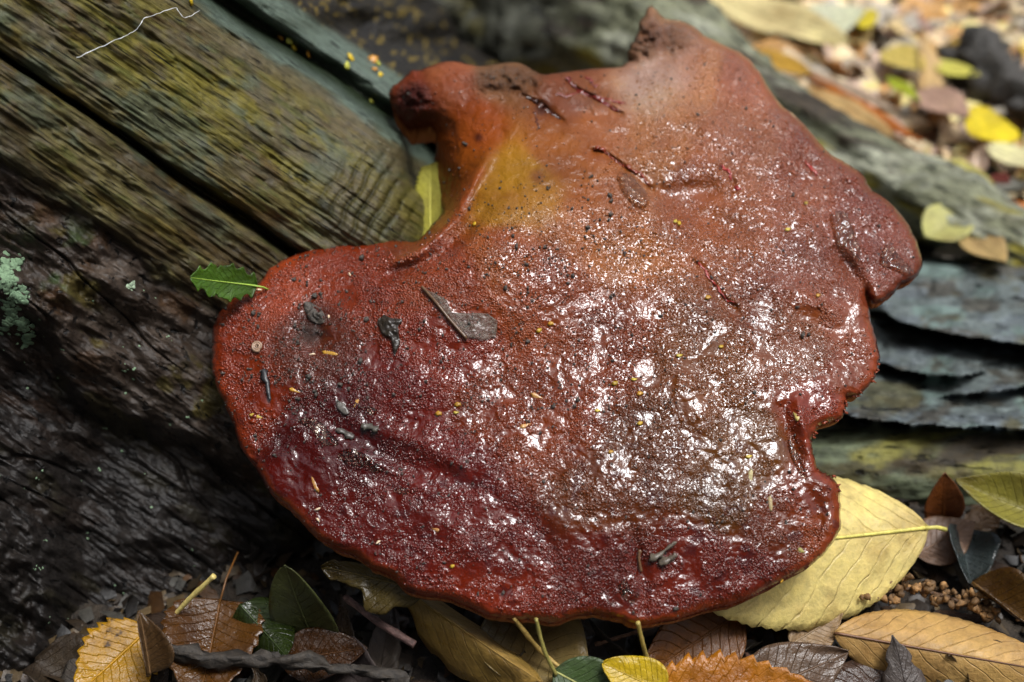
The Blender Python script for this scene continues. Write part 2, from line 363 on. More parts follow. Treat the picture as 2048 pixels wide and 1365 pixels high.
def trunk_point(px, py):
    h, a, b, bw, bark = trunk_relief(np.asarray(px, float), np.asarray(py, float))
    return at_depth(px, py, trunk_Z(px, py)-h)
def build_trunk():
    g = 2.5; xs = np.arange(-330, 1010, g); ys = np.arange(-300, 1420, g); X, Y = np.meshgrid(xs, ys, indexing='ij')
    h, a, b, bw, bark = trunk_relief(X, Y); P = at_depth(X, Y, trunk_Z(X, Y)-h)
    P[..., 2] = np.maximum(P[..., 2], -0.03)
    n, m = X.shape; i, j = np.meshgrid(np.arange(n-1), np.arange(m-1), indexing='ij'); i = i.ravel(); j = j.ravel(); Q = np.c_[i*m+j, i*m+j+1, (i+1)*m+j+1, (i+1)*m+j]
    # a back skin 12 cm behind closes the wood into a solid
    back = P+np.array([-0.05, 0.11, -0.02]); V = np.r_[P.reshape(-1, 3), back[::8, ::8].reshape(-1, 3)]
    bn, bm = back[::8, ::8].shape[:2]; off = n*m
    i2, j2 = np.meshgrid(np.arange(bn-1), np.arange(bm-1), indexing='ij'); i2 = i2.ravel(); j2 = j2.ravel(); Qb = np.c_[i2*bm+j2, (i2+1)*bm+j2, (i2+1)*bm+j2+1, i2*bm+j2+1]+off
    sk = []
    for k in range(bn-1):
        for (jf, jb) in ((0, 0), ((bm-1)*8, bm-1)): sk.append((k*8*m+jf, (k+1)*8*m+jf, off+(k+1)*bm+jb, off+k*bm+jb))
    for k in range(bm-1):
        for (if_, ib) in ((0, 0), ((bn-1)*8, bn-1)): sk.append((if_*m+k*8, if_*m+(k+1)*8, off+ib*bm+k+1, off+ib*bm+k))
    me = mesh_np('buttress_wood', V, [Q, Qb, np.array(sk)], MAT_WOOD)
    # pigment, with some shade put into the lower bark
    A, B = a, b
    grey = lin((124, 112, 98)); olive = lin((158, 146, 58)); green = lin((96, 108, 50)); blue = lin((104, 122, 116)); brown = lin((104, 78, 46)); dark = lin((52, 44, 36)); teal = lin((92, 118, 108)); rust = lin((120, 76, 30))
    n1 = fbm(A/170, B/34, 101, 5, .6); n2 = fbm(A/120, B/42, 103, 5, .65); n3 = fbm(A/110, B/60, 105, 5, .6); n4 = fbm(A/60, B/18, 107, 4, .6)
    def mix(c, k, m_): return c*(1-m_[..., None])+k*m_[..., None]
    c = np.broadcast_to(grey, X.shape+(3,)).copy()
    c = mix(c, brown, sstep(-0.05, 0.35, n1))
    yz = sstep(-230, -120, bw)*sstep(60, -60, bw); c = mix(c, olive, np.clip(sstep(-0.35, 0.25, n2)*(0.35+0.65*yz), 0, 1)*0.9)
    c = mix(c, green, sstep(0.1, 0.45, n4)*0.6)
    c = mix(c, blue, sstep(0.12, 0.4, n3)*0.7)
    c = mix(c, dark, sstep(0.2, 0.5, -n4)*0.45)
    c = mix(c, brown*0.8, sstep(95, 130, bw)*sstep(0.3, -0.3, n2)*0.7)
    c = mix(c, grey*1.05, sstep(-150, -205, bw+20*n2)*0.85)
    c = mix(c, teal, sstep(-190, -215, bw+20*n4)*0.75)
    c = mix(c, lin((30, 42, 22)), np.exp(-((bw+246)/26)**2))
    c = mix(c, lin((70, 66, 58))*(1+0.5*fbm(X/30, Y/30, 119, 4))[..., None], sstep(-315, -335, bw))
    cx = np.exp(-(((X-770)/100)**2+((Y-400)/85)**2)); blk = (np.cos(A/4.6+1.6*vnoise(A/40, B/40, 3))*0.5+0.5)**2
    cx = np.exp(-(((X-740)/125)**2+((Y-395)/95)**2)**1.5); c = mix(c, lin((44, 46, 16)), cx*blk*0.9); c = mix(c, lin((120, 112, 100)), cx*(1-blk)*0.5)
    bc = np.broadcast_to(lin((74, 62, 52)), X.shape+(3,)).copy(); bc = mix(bc, lin((104, 90, 78)), sstep(0.0, 0.4, fbm(X/60, Y/45, 111, 5, .6))); bc = mix(bc, lin((92, 62, 32)), sstep(.12, .4, fbm(X/80, Y/60, 115, 4))*.6); bc = mix(bc, lin((104, 92, 44)), sstep(0.28, 0.5, fbm(A/90, B/60, 113, 4))*0.8); bc = mix(bc, lin((64, 90, 40)), sstep(0.15, 0.5, fbm(X/60, Y/60, 117, 3))*np.exp(-(((X-130)/90)**2+((Y-520)/70)**2)))
    bc = mix(bc, rust, sstep(-0.1, 0.3, n4)*np.exp(-(((X-70)/120)**2+((Y-800)/60)**2)))
    bc = mix(bc, lin((36, 34, 33)), sstep(440, 600, B)*0.85)  # darker lower bark, partly its shade put into the colour
    mean = lin((112, 98, 62)); c = c*0.74+mean*0.26*(1+0.3*n1[..., None]); c = c*(0.47-0.16*sstep(40, 110, bw)*sstep(0.4, -0.4, n2))[..., None]*np.array([0.97, 1.0, 0.76])
    c = mix(c, lin((96, 112, 104)), sstep(-196, -215, bw+16*n4)*sstep(-330, -318, bw)*0.55)
    c = mix(c, lin((30, 40, 22)), np.exp(-((bw+246)/24)**2)); c = mix(c, (lin((34, 31, 27))*(1+0.6*fbm(X/30, Y/30, 119, 4))[..., None]+lin((120, 100, 30))*(sstep(.3, .45, fbm(X/11, Y/11, 121, 3))*.6)[..., None]), sstep(-315, -335, bw))
    c = mix(c, bc*0.5, bark)
    set_col(me, np.r_[c.reshape(-1, 3), np.tile(dark, (bn*bm, 1))])
    k = 0.5/FPX; set_v(me, np.r_[np.c_[(A*k*(1+1.5*bark)).ravel(), (B*k*(1-0.72*bark)).ravel(), np.zeros(n*m)], np.zeros((bn*bm, 3))], 'gr')
    o = obj('buttress', me, tree); o['label'] = 'grey and olive split wood with a long dark crack above rough bark'
build_trunk()

def build_stem():
    """the trunk rising out of frame above the buttress"""
    V = []; nz, na = 60, 96; cx, cy = -0.42, 0.80
    z = np.linspace(0.10, 3.2, nz); a = np.arange(na)/na*2*math.pi
    Zg, Ag = np.meshgrid(z, a, indexing='ij'); r = 0.27+0.06*np.exp(-(Zg-0.1)/0.25)+0.02*fbm(np.cos(Ag)*3+Zg*0.6, np.sin(Ag)*3, 131, 4)+0.012*np.abs(vnoise(Ag*9, Zg*1.5, 133))
    X = cx+r*np.cos(Ag)-0.02*Zg; Y = cy+r*np.sin(Ag)+0.03*Zg
    V = np.c_[X.ravel(), Y.ravel(), Zg.ravel()]; i, j = np.meshgrid(np.arange(nz-1), np.arange(na), indexing='ij'); i = i.ravel(); j = j.ravel(); k = (j+1) % na
    me = mesh_np('trunk', V, np.c_[i*na+j, i*na+k, (i+1)*na+k, (i+1)*na+j], MAT_ROOT)
    set_col(me, np.tile(lin((88, 78, 66)), (len(V), 1))*(1+0.4*fbm(V[:, 2]*3, Ag.ravel()*6, 137, 3))[:, None]); set_v(me, np.c_[V[:, 2], Ag.ravel()*0.3, 0*V[:, 2]], 'gr'); obj('trunk', me, tree)
build_stem()

def root(name, ctrl, palette, seed, na=72, gain=0.72, dark=0.0, lump=0.25, ridge=0.10, label=None, squash=1.0):
    """ctrl: (px, py, depth, radius in m). Knobbly tube lying in the ground."""
    C = np.array([list(at_depth(p[0], p[1], p[2]))+[p[3]] for p in ctrl]); C = catmull(C, 26, closed=False); P = C[:, :3]; R = C[:, 3]; n = len(P)
    L = np.r_[0, np.cumsum(np.linalg.norm(np.diff(P, axis=0), axis=1))]
    T = np.gradient(P, axis=0); T /= np.linalg.norm(T, axis=1)[:, None]; S = np.cross(T, np.array([0, 0, 1.0])); S /= np.linalg.norm(S, axis=1)[:, None]; W = np.cross(S, T)
    a = np.arange(na)/na*2*math.pi; Lg, Ag = np.meshgrid(L, a, indexing='ij')
    cu, su = np.cos(Ag)*1.3, np.sin(Ag)*1.3
    d = 1+0.6*lump*fbm(Lg*16+cu, su+Lg*5, seed, 4)+0.6*ridge*np.abs(fbm(Lg*12, np.abs(Ag-math.pi)*3.2, seed+9, 4))*2+0.10*fbm(Lg*70+cu*3, su*6, seed+13, 4)+0.35*lump*(np.floor(3*fbm(Lg*22+3, Ag*1.7, seed+15, 2))/3)+0.05*fbm(Lg*260+cu*6, su*22, seed+17, 3)
    rr = R[:, None]*d
    V = P[:, None]+rr[..., None]*(np.cos(Ag)[..., None]*S[:, None]+squash*np.sin(Ag)[..., None]*W[:, None]); V = V.reshape(-1, 3)
    i, j = np.meshgrid(np.arange(n-1), np.arange(na), indexing='ij'); i = i.ravel(); j = j.ravel(); k = (j+1) % na
    me = mesh_np(name, V, np.c_[i*na+j, (i+1)*na+j, (i+1)*na+k, i*na+k], MAT_ROOT)
    c = np.broadcast_to(lin(palette[0]), Lg.shape+(3,)).copy(); s = seed
    for q, pc in enumerate(palette[1:]):
        mk = sstep(0.02, 0.28, fbm(Lg*(22+9*q)+cu*0.8, su*1.6+Lg*7, seed+21+q*7, 4)); c = c*(1-mk[..., None])+lin(pc)*mk[..., None]
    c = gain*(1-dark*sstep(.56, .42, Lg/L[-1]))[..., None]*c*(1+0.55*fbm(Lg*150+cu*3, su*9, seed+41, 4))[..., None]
    set_col(me, np.clip(c, 0, 1).reshape(-1, 3)); set_v(me, np.c_[Lg.ravel(), (Ag*R.mean()).ravel(), 0*Lg.ravel()], 'gr')
    o = obj('root', me, tree)
    if label: o['label'] = label
    return o
root('root', [(450,-120,.88,.062),(750,-40,.85,.056),(1000,10,.83,.050),(1180,40,.80,.042),(1320,95,.775,.032),(1430,150,.757,.022),(1550,228,.742,.018),(1680,312,.728,.018),(1800,382,.715,.020),(1900,425,.70,.019),(2000,480,.685,.017),(2120,540,.67,.015)],
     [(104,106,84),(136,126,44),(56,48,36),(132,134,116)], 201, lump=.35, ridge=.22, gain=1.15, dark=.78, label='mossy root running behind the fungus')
def stepped_root():
    """layered decaying wood: broken ledges with dark hollows under them"""
    g = 3.0; X, Y = np.meshgrid(np.arange(1480, 2260, g), np.arange(500, 960, g), indexing='ij')
    r = ray(X, Y); Zg = (0.0-CAM_H)/r[..., 2]
    wob = 20*fbm(X/120, Y/160, 801, 3)+2.5*fbm(X/34, Y/60, 803, 2); h = 0.020+0.006*fbm(X/150, Y/110, 805, 3)+0.0022*fbm(X/46, Y/20, 807, 4)+0.0008*np.abs(fbm(X/50, Y/7, 809, 3))
    for l0, sl, x0, x1, amp in ((655, .22, 1700, 2300, .013), (742, .05, 1500, 1990, .008), (845, .10, 1500, 2300, .011), (790, -.05, 1880, 2300, .007)):
        dd = Y-(l0+sl*(X-1850)+wob); mk = sstep(x0, x0+60, X+2*wob)*sstep(x1, x1-60, X-2*wob); h = h+amp*mk*np.where(dd < 0, np.clip(1+dd/75, 0, 1)**1.3, -0.75*np.exp(-(dd/16))+0*dd)
    h = h*sstep(500, 540, Y)*(0.25+0.75*sstep(900, 850, Y))*sstep(1490, 1560, X)-0.006
    P = CAM+r*(Zg*(1-h/CAM_H*1.35))[..., None]; n, m = X.shape; i, j = np.meshgrid(np.arange(n-1), np.arange(m-1), indexing='ij'); i = i.ravel(); j = j.ravel()
    me = mesh_np('root', P.reshape(-1, 3), np.c_[i*m+j, i*m+j+1, (i+1)*m+j+1, (i+1)*m+j], MAT_ROOT)
    c = np.broadcast_to(lin((112, 122, 120)), X.shape+(3,)).copy()
    for q, (pc, sc) in enumerate((((124,146,138), 60), ((84,78,66), 45), ((120,130,134), 40), ((96,90,54), 70))):
        mk = sstep(0.08, 0.3, fbm(X/sc/1.6, Y/sc*1.4, 821+q*5, 4))*.8; c = c*(1-mk[..., None])+lin(pc)*mk[..., None]
    c = c*(0.58+0.3*fbm(X/20, Y/9, 841, 4)+0.15*fbm(X/90, Y/50, 843, 3))[..., None]; set_col(me, np.clip(c, 0, 1).reshape(-1, 3)); set_v(me, np.c_[X.ravel()*.00022, Y.ravel()*.00022, 0*X.ravel()], 'gr')
    o = obj('root', me, tree); o['label'] = 'blue grey layered root wood with dark hollows'
stepped_root()
root('root', [(1400,905,.595,.016),(1600,925,.590,.017),(1800,940,.586,.018),(2000,955,.582,.018),(2200,985,.575,.018)], [(72,68,40),(126,122,60),(60,52,36),(96,104,80)], 251, lump=0.18, ridge=0.1, gain=.95, label='low olive root with yellow moss patches')

# ================================================================== BRACKET FUNGUS
OUT = [(778,185),(784,172),(797,162),(823,144),(840,137),(887,125),(930,128),(960,132),(1020,126),(1060,135),(1090,145),(1160,136),(1240,128),(1262,118),(1256,96),(1272,72),(1286,34),(1300,17),(1318,24),(1340,40),(1380,50),(1420,75),(1470,100),(1500,120),(1530,160),(1560,208),(1600,242),(1640,290),(1662,312),(1700,328),(1722,345),(1740,375),(1770,395),(1800,430),(1830,480),(1842,530),(1836,552),(1806,568),(1782,594),(1750,602),(1731,587),(1734,604),(1742,634),(1752,674),(1758,726),(1753,750),(1740,772),(1713,791),(1694,794),(1689,826),(1676,842),(1640,850),(1628,870),(1622,890),(1624,912),(1634,940),(1650,950),(1670,960),(1680,991),(1685,1031),(1677,1067),(1656,1099),(1632,1127),(1588,1151),(1548,1171),(1488,1203),(1428,1223),(1348,1239),(1270,1248),(1231,1235),(1190,1228),(1158,1233),(1114,1246),(1074,1239),(1014,1237),(974,1231),(934,1215),(894,1200),(854,1195),(814,1181),(786,1159),(746,1139),(714,1116),(674,1103),(638,1079),(614,1055),(581,1023),(541,983),(513,939),(489,907),(470,863),(450,819),(436,782),(424,730),(422,690),(428,650),(440,622),(460,602),(488,582),(517,562),(537,535),(561,520),(597,506),(641,489),(681,481),(721,479),(761,479),(801,482),(826,484),(843,476),(861,458),(876,440),(886,420),(880,402),(876,373),(868,340),(867,314),(871,285),(874,262),(864,251),(846,256),(823,255),(803,238),(789,218),(781,200)]
OUTS = catmull(OUT, 4)
_k = np.arange(len(OUTS)); _rg = np.exp(-(((OUTS[:, 0]-1290)/70)**2+((OUTS[:, 1]-70)/80)**2))+.5*np.exp(-(((OUTS[:, 0]-1700)/90)**2+((OUTS[:, 1]-800)/120)**2)); OUTS = OUTS+(1+2.2*_rg[:, None])*np.c_[vnoise(_k*0.9, _k*0.0, 1), vnoise(_k*0.9, _k*0.0+5, 2)]*2.2+np.c_[vnoise(_k*0.23, _k*0.0, 3), vnoise(_k*0.23, _k*0.0+5, 4)]*3.4
FP0 = np.array([0, .291, .058]); FT = math.radians(20); FN = np.array([0.03, -math.sin(FT), math.cos(FT)]); FN /= np.linalg.norm(FN)
_H = [(1250,600,12),(1000,700,9),(750,720,5),(560,700,1),(450,740,-5),(520,880,-7),(600,980,-8),(720,1080,-10),(900,1150,-9),(1200,1200,-10),(1480,1160,-8),(1640,1060,-5),(1000,980,1),(1250,900,6),(1450,950,4),(1600,900,2),(1700,700,4),(1820,520,1),(1650,480,8),(1550,330,9),(1400,250,11),(1480,120,6),(1320,60,4),(1200,200,11),(1000,170,13),(850,160,8),(1000,350,15),(930,430,14),(900,330,2),(878,330,-12),(880,400,-8),(840,220,4),(690,500,-3),(780,500,1),(840,510,9),(560,560,0),(1250,1050,0)]
H0 = tps([(a, b) for a, b, c in _H], [c*1e-3 for a, b, c in _H], 5e-4)
LINES = [  # polyline, height mm, width px: ridges, valleys and creases
    ([(985,300),(960,340),(925,400),(895,445),(850,492),(800,520),(745,535)], 6.0, 14),
    ([(990,400),(940,455),(890,505),(830,535),(770,548)], -3.2, 13),
    ([(580,790),(680,860),(800,930),(930,960),(1060,1060)], -1.7, 26),
    ([(620,850),(740,915),(860,980)], 1.5, 16),
    ([(720,850),(850,890),(960,960)], 1.6, 22),
    ([(1310,640),(1340,720),(1400,830),(1450,930)], 1.2, 26),
    ([(1150,700),(1170,850),(1230,980),(1290,1100)], 1.0, 40),
    ([(1395,520),(1440,600),(1500,650)], -1.2, 9),
    ([(1540,560),(1610,600),(1690,640)], 1.8, 24),
    ([(1660,490),(1700,540),(1728,590)], -3.4, 16),
    ([(1590,780),(1605,840),(1622,900),(1640,950)], 2.6, 13),
    ([(1560,800),(1580,870),(1600,930)], -2.2, 14),
    ([(1620,985),(1640,1030),(1625,1080),(1590,1120)], -1.6, 12),
    ([(1280,330),(1330,400),(1420,440),(1500,470)], -3.0, 22),
    ([(1190,300),(1230,330),(1280,350),(1310,380)], -1.0, 12),
    ([(1060,195),(1090,215),(1125,240)], -2.8, 9),
    ([(1230,230),(1330,225),(1420,260),(1500,300)], 1.6, 22),
    ([(1240,1000),(1270,1080),(1290,1180),(1285,1240)], -1.5, 14),
    ([(1040,1010),(1100,1090),(1120,1180)], -1.3, 18),
    ([(800,1000),(900,1060),(980,1160)], 1.2, 30)]
CRACKS = [[(1131,156),(1151,174),(1198,197),(1239,224)],[(1052,191),(1078,206),(1122,238)],[(1186,299),(1204,298),(1251,332),(1300,374)],[(1440,330),(1464,362)],[(1395,522),(1445,590),(1470,610)]]
def seg_ptd(px, py, poly): return seg_dist(px, py, poly, closed=False)[0].reshape(np.shape(px))
def fungus_h(px, py, d):
    h = H0(px, py)
    for pl, mm, wd in LINES:
        dd, _q, ss = seg_dist(px, py, catmull(pl, 4, False), closed=False); ss = np.clip(ss, 0.0, 1.0); h = h+(mm*1e-3*np.exp(-(dd/wd)**2)*np.sin(math.pi*np.clip(ss, .02, .98))**0.7).reshape(np.shape(px))
    for pl in CRACKS: h = h-0.0016*np.exp(-(seg_ptd(px, py, np.array(pl, float)+np.array([3., 4.]))/5)**2)+0.0012*np.exp(-(seg_ptd(px, py, np.array(pl, float)-np.array([4., 5.]))/5)**2)
    for cx, cy, rx, ry, mm in ((625,665,34,40,-4.5),(1390,385,62,26,-3.5),(655,655,14,14,2.0),(780,665,22,30,1.2),(1640,650,60,40,-1.4),(880,180,45,30,1.5),(1090,160,40,25,1.8),(1150,190,70,24,-1.4),(1295,70,30,40,2.5),(1560,320,40,30,1.5)):
        h = h+mm*1e-3*np.exp(-(((px-cx)/rx)**2+((py-cy)/ry)**2))
    h = h+0.0016*fbm(px/170, py/170, 301, 3)+0.0006*fbm(px/45, py/45, 305, 3)+0.00022*fbm(px/11, py/11, 309, 2)
    fib = fib_mask(px, py); h = h+fib*(0.0036*fbm(px/16, py/14, 311, 3)+0.0016*np.abs(vnoise(px/4.5, py/7, 315)))
    Rm = 24+10*fbm(px/60, py/60, 351, 2)+54*np.exp(-(((px-885)/60)**2+((py-330)/110)**2))+24*np.exp(-(((px-800)/60)**2+((py-200)/60)**2)); Tm = 0.0060+0.0022*fbm(px/80, py/80, 353, 2)+0.007*np.exp(-(((px-870)/60)**2+((py-320)/110)**2))
    u = np.clip(d/Rm, 0, 1); h = h-Tm*(1-np.sqrt(np.clip(1-(1-u)**2, 0, 1)))
    return h
def fib_mask(px, py):
    m = 0
    for cx, cy, rx, ry, s in ((822,196,34,34,1),(1292,72,34,50,1),(1340,80,50,34,.6),(1010,160,80,30,.8),(1200,200,60,26,.5),(1455,120,50,40,.3),(620,660,26,34,.6)): m = np.maximum(m, s*np.exp(-((((px-cx)/rx)**2+((py-cy)/ry)**2)**2)))
    return m
def fungus_pt(px, py, lift=0.0, d=None):
    px = np.atleast_1d(np.asarray(px, float)); py = np.atleast_1d(np.asarray(py, float))
    if d is None: d = seg_dist(px, py, OUTS)[0].reshape(px.shape)
    h = fungus_h(px, py, d)+lift; r = ray(px, py); t = (h-FN@(CAM-FP0))/(r@FN); return CAM+r*t[..., None]
def fungus_nrm(px, py, e=4.0):
    a = fungus_pt(px+e, py)-fungus_pt(px-e, py); b = fungus_pt(px, py-e)-fungus_pt(px, py+e); n = np.cross(a, b); return n/np.linalg.norm(n, axis=-1)[..., None]
def clipped_grid(poly, g):
    x0, y0 = poly.min(0)-2*g; x1, y1 = poly.max(0)+2*g; xs = np.arange(x0, x1, g); ys = np.arange(y0, y1, g); X, Y = np.meshgrid(xs, ys, indexing='ij'); sh = X.shape
    D, NPt, S = seg_dist(X, Y, poly); ins = inside(X, Y, poly); sdist = np.where(ins, D, -D).reshape(sh); keep = sdist > -0.5*g
    q = keep[:-1, :-1] & keep[1:, :-1] & keep[1:, 1:] & keep[:-1, 1:]; n, m = sh; i, j = np.nonzero(q)
    Q = np.c_[i*m+j, i*m+j+1, (i+1)*m+j+1, (i+1)*m+j]
    cnt = np.zeros(sh, int)
    for di in (0, 1):
        for dj in (0, 1): np.add.at(cnt, (i+di, j+dj), 1)
    used = cnt > 0; bnd = used & (cnt < 4)
    X = X.ravel().copy(); Y = Y.ravel().copy(); bf = bnd.ravel(); X[bf] = NPt[bf, 0]; Y[bf] = NPt[bf, 1]
    d = np.where(bf, 0.0, np.maximum(sdist.ravel(), 0)); uid = np.full(n*m, -1); uf = used.ravel(); uid[uf] = np.arange(uf.sum())
    return X[uf], Y[uf], d[uf], bf[uf], uid[Q]
def idw(px, py, pts, power=3.0):
    W = 0; S = 0
    for x, y, c in pts:
        wgt = 1/(((px-x)**2+(py-y)**2)/1e4+0.02)**power; W = W+wgt; S = S+wgt[..., None]*lin(c)
    return S/W[..., None]
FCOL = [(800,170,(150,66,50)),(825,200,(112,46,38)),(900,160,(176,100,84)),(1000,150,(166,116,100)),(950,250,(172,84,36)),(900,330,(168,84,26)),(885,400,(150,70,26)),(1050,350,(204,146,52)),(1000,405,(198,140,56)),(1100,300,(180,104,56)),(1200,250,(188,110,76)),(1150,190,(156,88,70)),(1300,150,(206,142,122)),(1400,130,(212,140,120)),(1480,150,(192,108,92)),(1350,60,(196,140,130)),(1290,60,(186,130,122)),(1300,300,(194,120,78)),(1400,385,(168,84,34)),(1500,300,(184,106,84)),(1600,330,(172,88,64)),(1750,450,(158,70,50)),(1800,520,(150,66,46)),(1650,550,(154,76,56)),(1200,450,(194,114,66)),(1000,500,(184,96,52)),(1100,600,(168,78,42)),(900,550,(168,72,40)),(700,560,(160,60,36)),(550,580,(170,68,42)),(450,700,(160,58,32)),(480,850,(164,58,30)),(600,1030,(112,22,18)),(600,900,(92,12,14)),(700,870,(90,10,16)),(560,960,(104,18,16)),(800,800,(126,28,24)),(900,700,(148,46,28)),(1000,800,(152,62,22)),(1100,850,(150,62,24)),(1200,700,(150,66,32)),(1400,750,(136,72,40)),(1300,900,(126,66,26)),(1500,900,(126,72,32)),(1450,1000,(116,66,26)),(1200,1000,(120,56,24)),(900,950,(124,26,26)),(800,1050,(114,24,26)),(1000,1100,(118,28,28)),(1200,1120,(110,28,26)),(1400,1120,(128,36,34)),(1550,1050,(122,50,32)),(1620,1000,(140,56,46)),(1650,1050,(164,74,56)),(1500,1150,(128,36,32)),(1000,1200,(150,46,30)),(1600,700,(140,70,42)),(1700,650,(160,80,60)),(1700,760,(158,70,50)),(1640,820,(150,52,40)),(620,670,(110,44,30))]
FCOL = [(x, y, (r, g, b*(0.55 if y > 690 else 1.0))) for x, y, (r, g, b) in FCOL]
def masks(X, Y, d, full=False):
    smooth_stalk = sstep(520, 380, Y+0.15*(X-900))*sstep(1330, 1150, X); film = 0
    for x, y, rx, ry, s in ((680,880,80,40,.95),(590,950,90,100,.97),(560,1000,90,70,.9),(760,1050,120,70,.6),(900,950,110,26,.8),(1290,370,50,30,.9),(1400,390,60,22,.7),(1190,210,75,28,.9),(1000,158,75,28,.9),(1300,90,34,50,.7),(1650,870,30,40,.7),(1000,1150,120,50,.45),(1650,1000,26,40,.7),(1590,720,60,45,.6),(1500,860,50,40,.5),(1350,950,60,40,.4)):
        film = np.maximum(film, s*np.exp(-(((X-x)/rx)**2+((Y-y)/ry)**2)**2))
    film = np.maximum(film, 0.88*sstep(0.08, 0.34, fbm(X/46, Y/34, 361, 4)+.22*np.exp(-(((X-1530)/170)**2+((Y-830)/240)**2))+.12*np.exp(-(((X-1250)/200)**2+((Y-1080)/130)**2)))*sstep(450, 650, Y))
    pap = (1-0.88*smooth_stalk)*(1-film)*(0.35+0.65*sstep(2, 26, d))
    return (pap, film, smooth_stalk) if full else (pap, film)
def build_fungus():
    root_o = bpy.data.objects.new('bracket_fungus', None); COL.objects.link(root_o)
    tag(root_o, 'large wet red brown bracket fungus growing out of the split wood', 'fungus')
    X, Y, d, bf, Q = clipped_grid(OUTS, 3.0); n = len(X)
    P = fungus_pt(X, Y, d=d)
    th = (0.004+0.026*np.sqrt(np.clip(d/150, 0, 1)))*np.clip(d/6, 0, 1); th = th*(0.55+0.6*sstep(1500, 700, X)*sstep(1000, 400, Y)+0.2)
    Bt = P-FN*th[:, None]; intr = ~bf; bid = np.arange(n); bid[intr] = n+np.arange(intr.sum())
    V = np.r_[P, Bt[intr]]; Qb = bid[Q][:, ::-1]
    me = mesh_np('cap', V, [Q, Qb], MAT_FUNGUS)
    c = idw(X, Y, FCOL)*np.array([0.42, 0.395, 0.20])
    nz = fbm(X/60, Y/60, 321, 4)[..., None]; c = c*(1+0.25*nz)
    def mix(c, k, m_): return c*(1-m_[:, None])+lin(k)*m_[:, None]
    rim = sstep(22, 3, d+6*fbm(X/25, Y/25, 325, 3))*sstep(560, 700, Y+0.25*X*(X < 600)); c = mix(c, (150, 62, 30), rim*0.6)
    rim2 = sstep(16, 2, d); c = mix(c, (104, 44, 30), rim2*(X > 1500)*0.5)
    ridge = np.exp(-(seg_ptd(X, Y, np.array([(960,345),(925,402),(893,445),(850,490),(800,520)]))/12)**2); c = mix(c, (134, 66, 30), ridge*0.7)
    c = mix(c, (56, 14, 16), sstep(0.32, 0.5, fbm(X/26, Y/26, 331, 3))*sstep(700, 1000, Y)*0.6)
    for (x, y, r, k, s) in ((820,196,30,(70,28,24),.8),(1085,216,16,(46,22,18),.9),(957,275,9,(46,16,16),.8),(1075,352,16,(88,38,24),.6),(1360,150,40,(150,116,102),.5),(1290,170,60,(146,118,104),.8),(620,665,26,(38,22,14),.8)):
        c = mix(c, k, s*np.exp(-(((X-x)/r)**2+((Y-y)/r)**2)**1.5))
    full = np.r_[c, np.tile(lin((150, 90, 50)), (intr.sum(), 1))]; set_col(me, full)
    # papillae mask: strong over most of the cap, fading on the smooth stalk, the red film areas and the rim
    pap, film, smooth_stalk = masks(X, Y, d, True)
    set_f(me, np.r_[pap, np.zeros(intr.sum())], 'pap')
    wet = np.clip(1-0.82*smooth_stalk, 0.1, 1)*(0.45+0.55*sstep(0, 20, d))
    wet = np.maximum(wet, 0.9*film); set_f(me, np.r_[wet, np.zeros(intr.sum())], 'wet')
    set_f(me, np.r_[fib_mask(X, Y), np.zeros(intr.sum())], 'fib'); set_f(me, np.r_[film, np.zeros(intr.sum())], 'flm')
    obj('cap', me, root_o)
    # papillae: the rough wet pimples of the skin, thousands of them
    gx, gy = np.meshgrid(np.arange(410, 1850, 6.4), np.arange(110, 1250, 5.6), indexing='ij'); gx = gx+3.2*(np.arange(gy.shape[1]) % 2)[None]
    bx = (gx+RNG.normal(0, 1.5, gx.shape)).ravel(); by = (gy+RNG.normal(0, 1.5, gx.shape)).ravel(); k = inside(bx, by, OUTS); bx, by = bx[k], by[k]
    bd = seg_dist(bx, by, OUTS)[0]; pm, fm = masks(bx, by, bd)
    dens = pm*(1-.55*np.exp(-(((bx-740)/230)**2+((by-1010)/120)**2)**1.5))*(0.12+0.75*sstep(-0.25, 0.3, fbm(bx/34, by/34, 341, 4))); k = (RNG.random(len(bx)) < dens) & (bd > 3); bx, by, bd = bx[k], by[k], bd[k]; nb_ = len(bx)
    bp = fungus_pt(bx, by, d=bd); bn = fungus_nrm(bx, by); rad = (0.00024+0.00036*RNG.random(nb_)**2+0.0003*(RNG.random(nb_) < .04))*(1+0.35*np.clip(fbm(bx/70, by/70, 343, 2), -1, 1))*(0.6+0.4*sstep(3, 24, bd))
    el = 1+0.7*sstep(950, 700, bx)*RNG.random(nb_); ang = np.radians(-35+RNG.normal(0, 25, nb_)); t1 = np.c_[np.cos(ang), np.sin(ang), 0*ang]; t1 = t1-bn*(t1*bn).sum(1)[:, None]; t1 /= np.linalg.norm(t1, axis=1)[:, None]; t2 = np.cross(bn, t1)
    ns = 7; aa = np.arange(ns)/ns*2*math.pi; prof = [(1.0, -0.25), (0.86, 0.35), (0.45, 0.66)]; loc = np.array([(r_*math.cos(a_), r_*math.sin(a_), z_) for r_, z_ in prof for a_ in aa]+[(0, 0, 0.74)])
    BV = bp[:, None]+rad[:, None, None]*(loc[None, :, :1]*el[:, None, None]*t1[:, None]+loc[None, :, 1:2]*t2[:, None]+loc[None, :, 2:]*bn[:, None]); m_ = len(loc); a0 = np.arange(ns); b0 = (a0+1) % ns
    bq = np.r_[np.c_[a0, b0, ns+b0, ns+a0], np.c_[ns+a0, ns+b0, 2*ns+b0, 2*ns+a0]]; bt = np.c_[2*ns+a0, 2*ns+b0, np.full(ns, 3*ns)]; off = (np.arange(nb_)*m_)[:, None, None]
    mb = mesh_np('papillae', BV.reshape(-1, 3), [(bq[None]+off).reshape(-1, 4), (bt[None]+off).reshape(-1, 3)], MAT_FUNGUS)
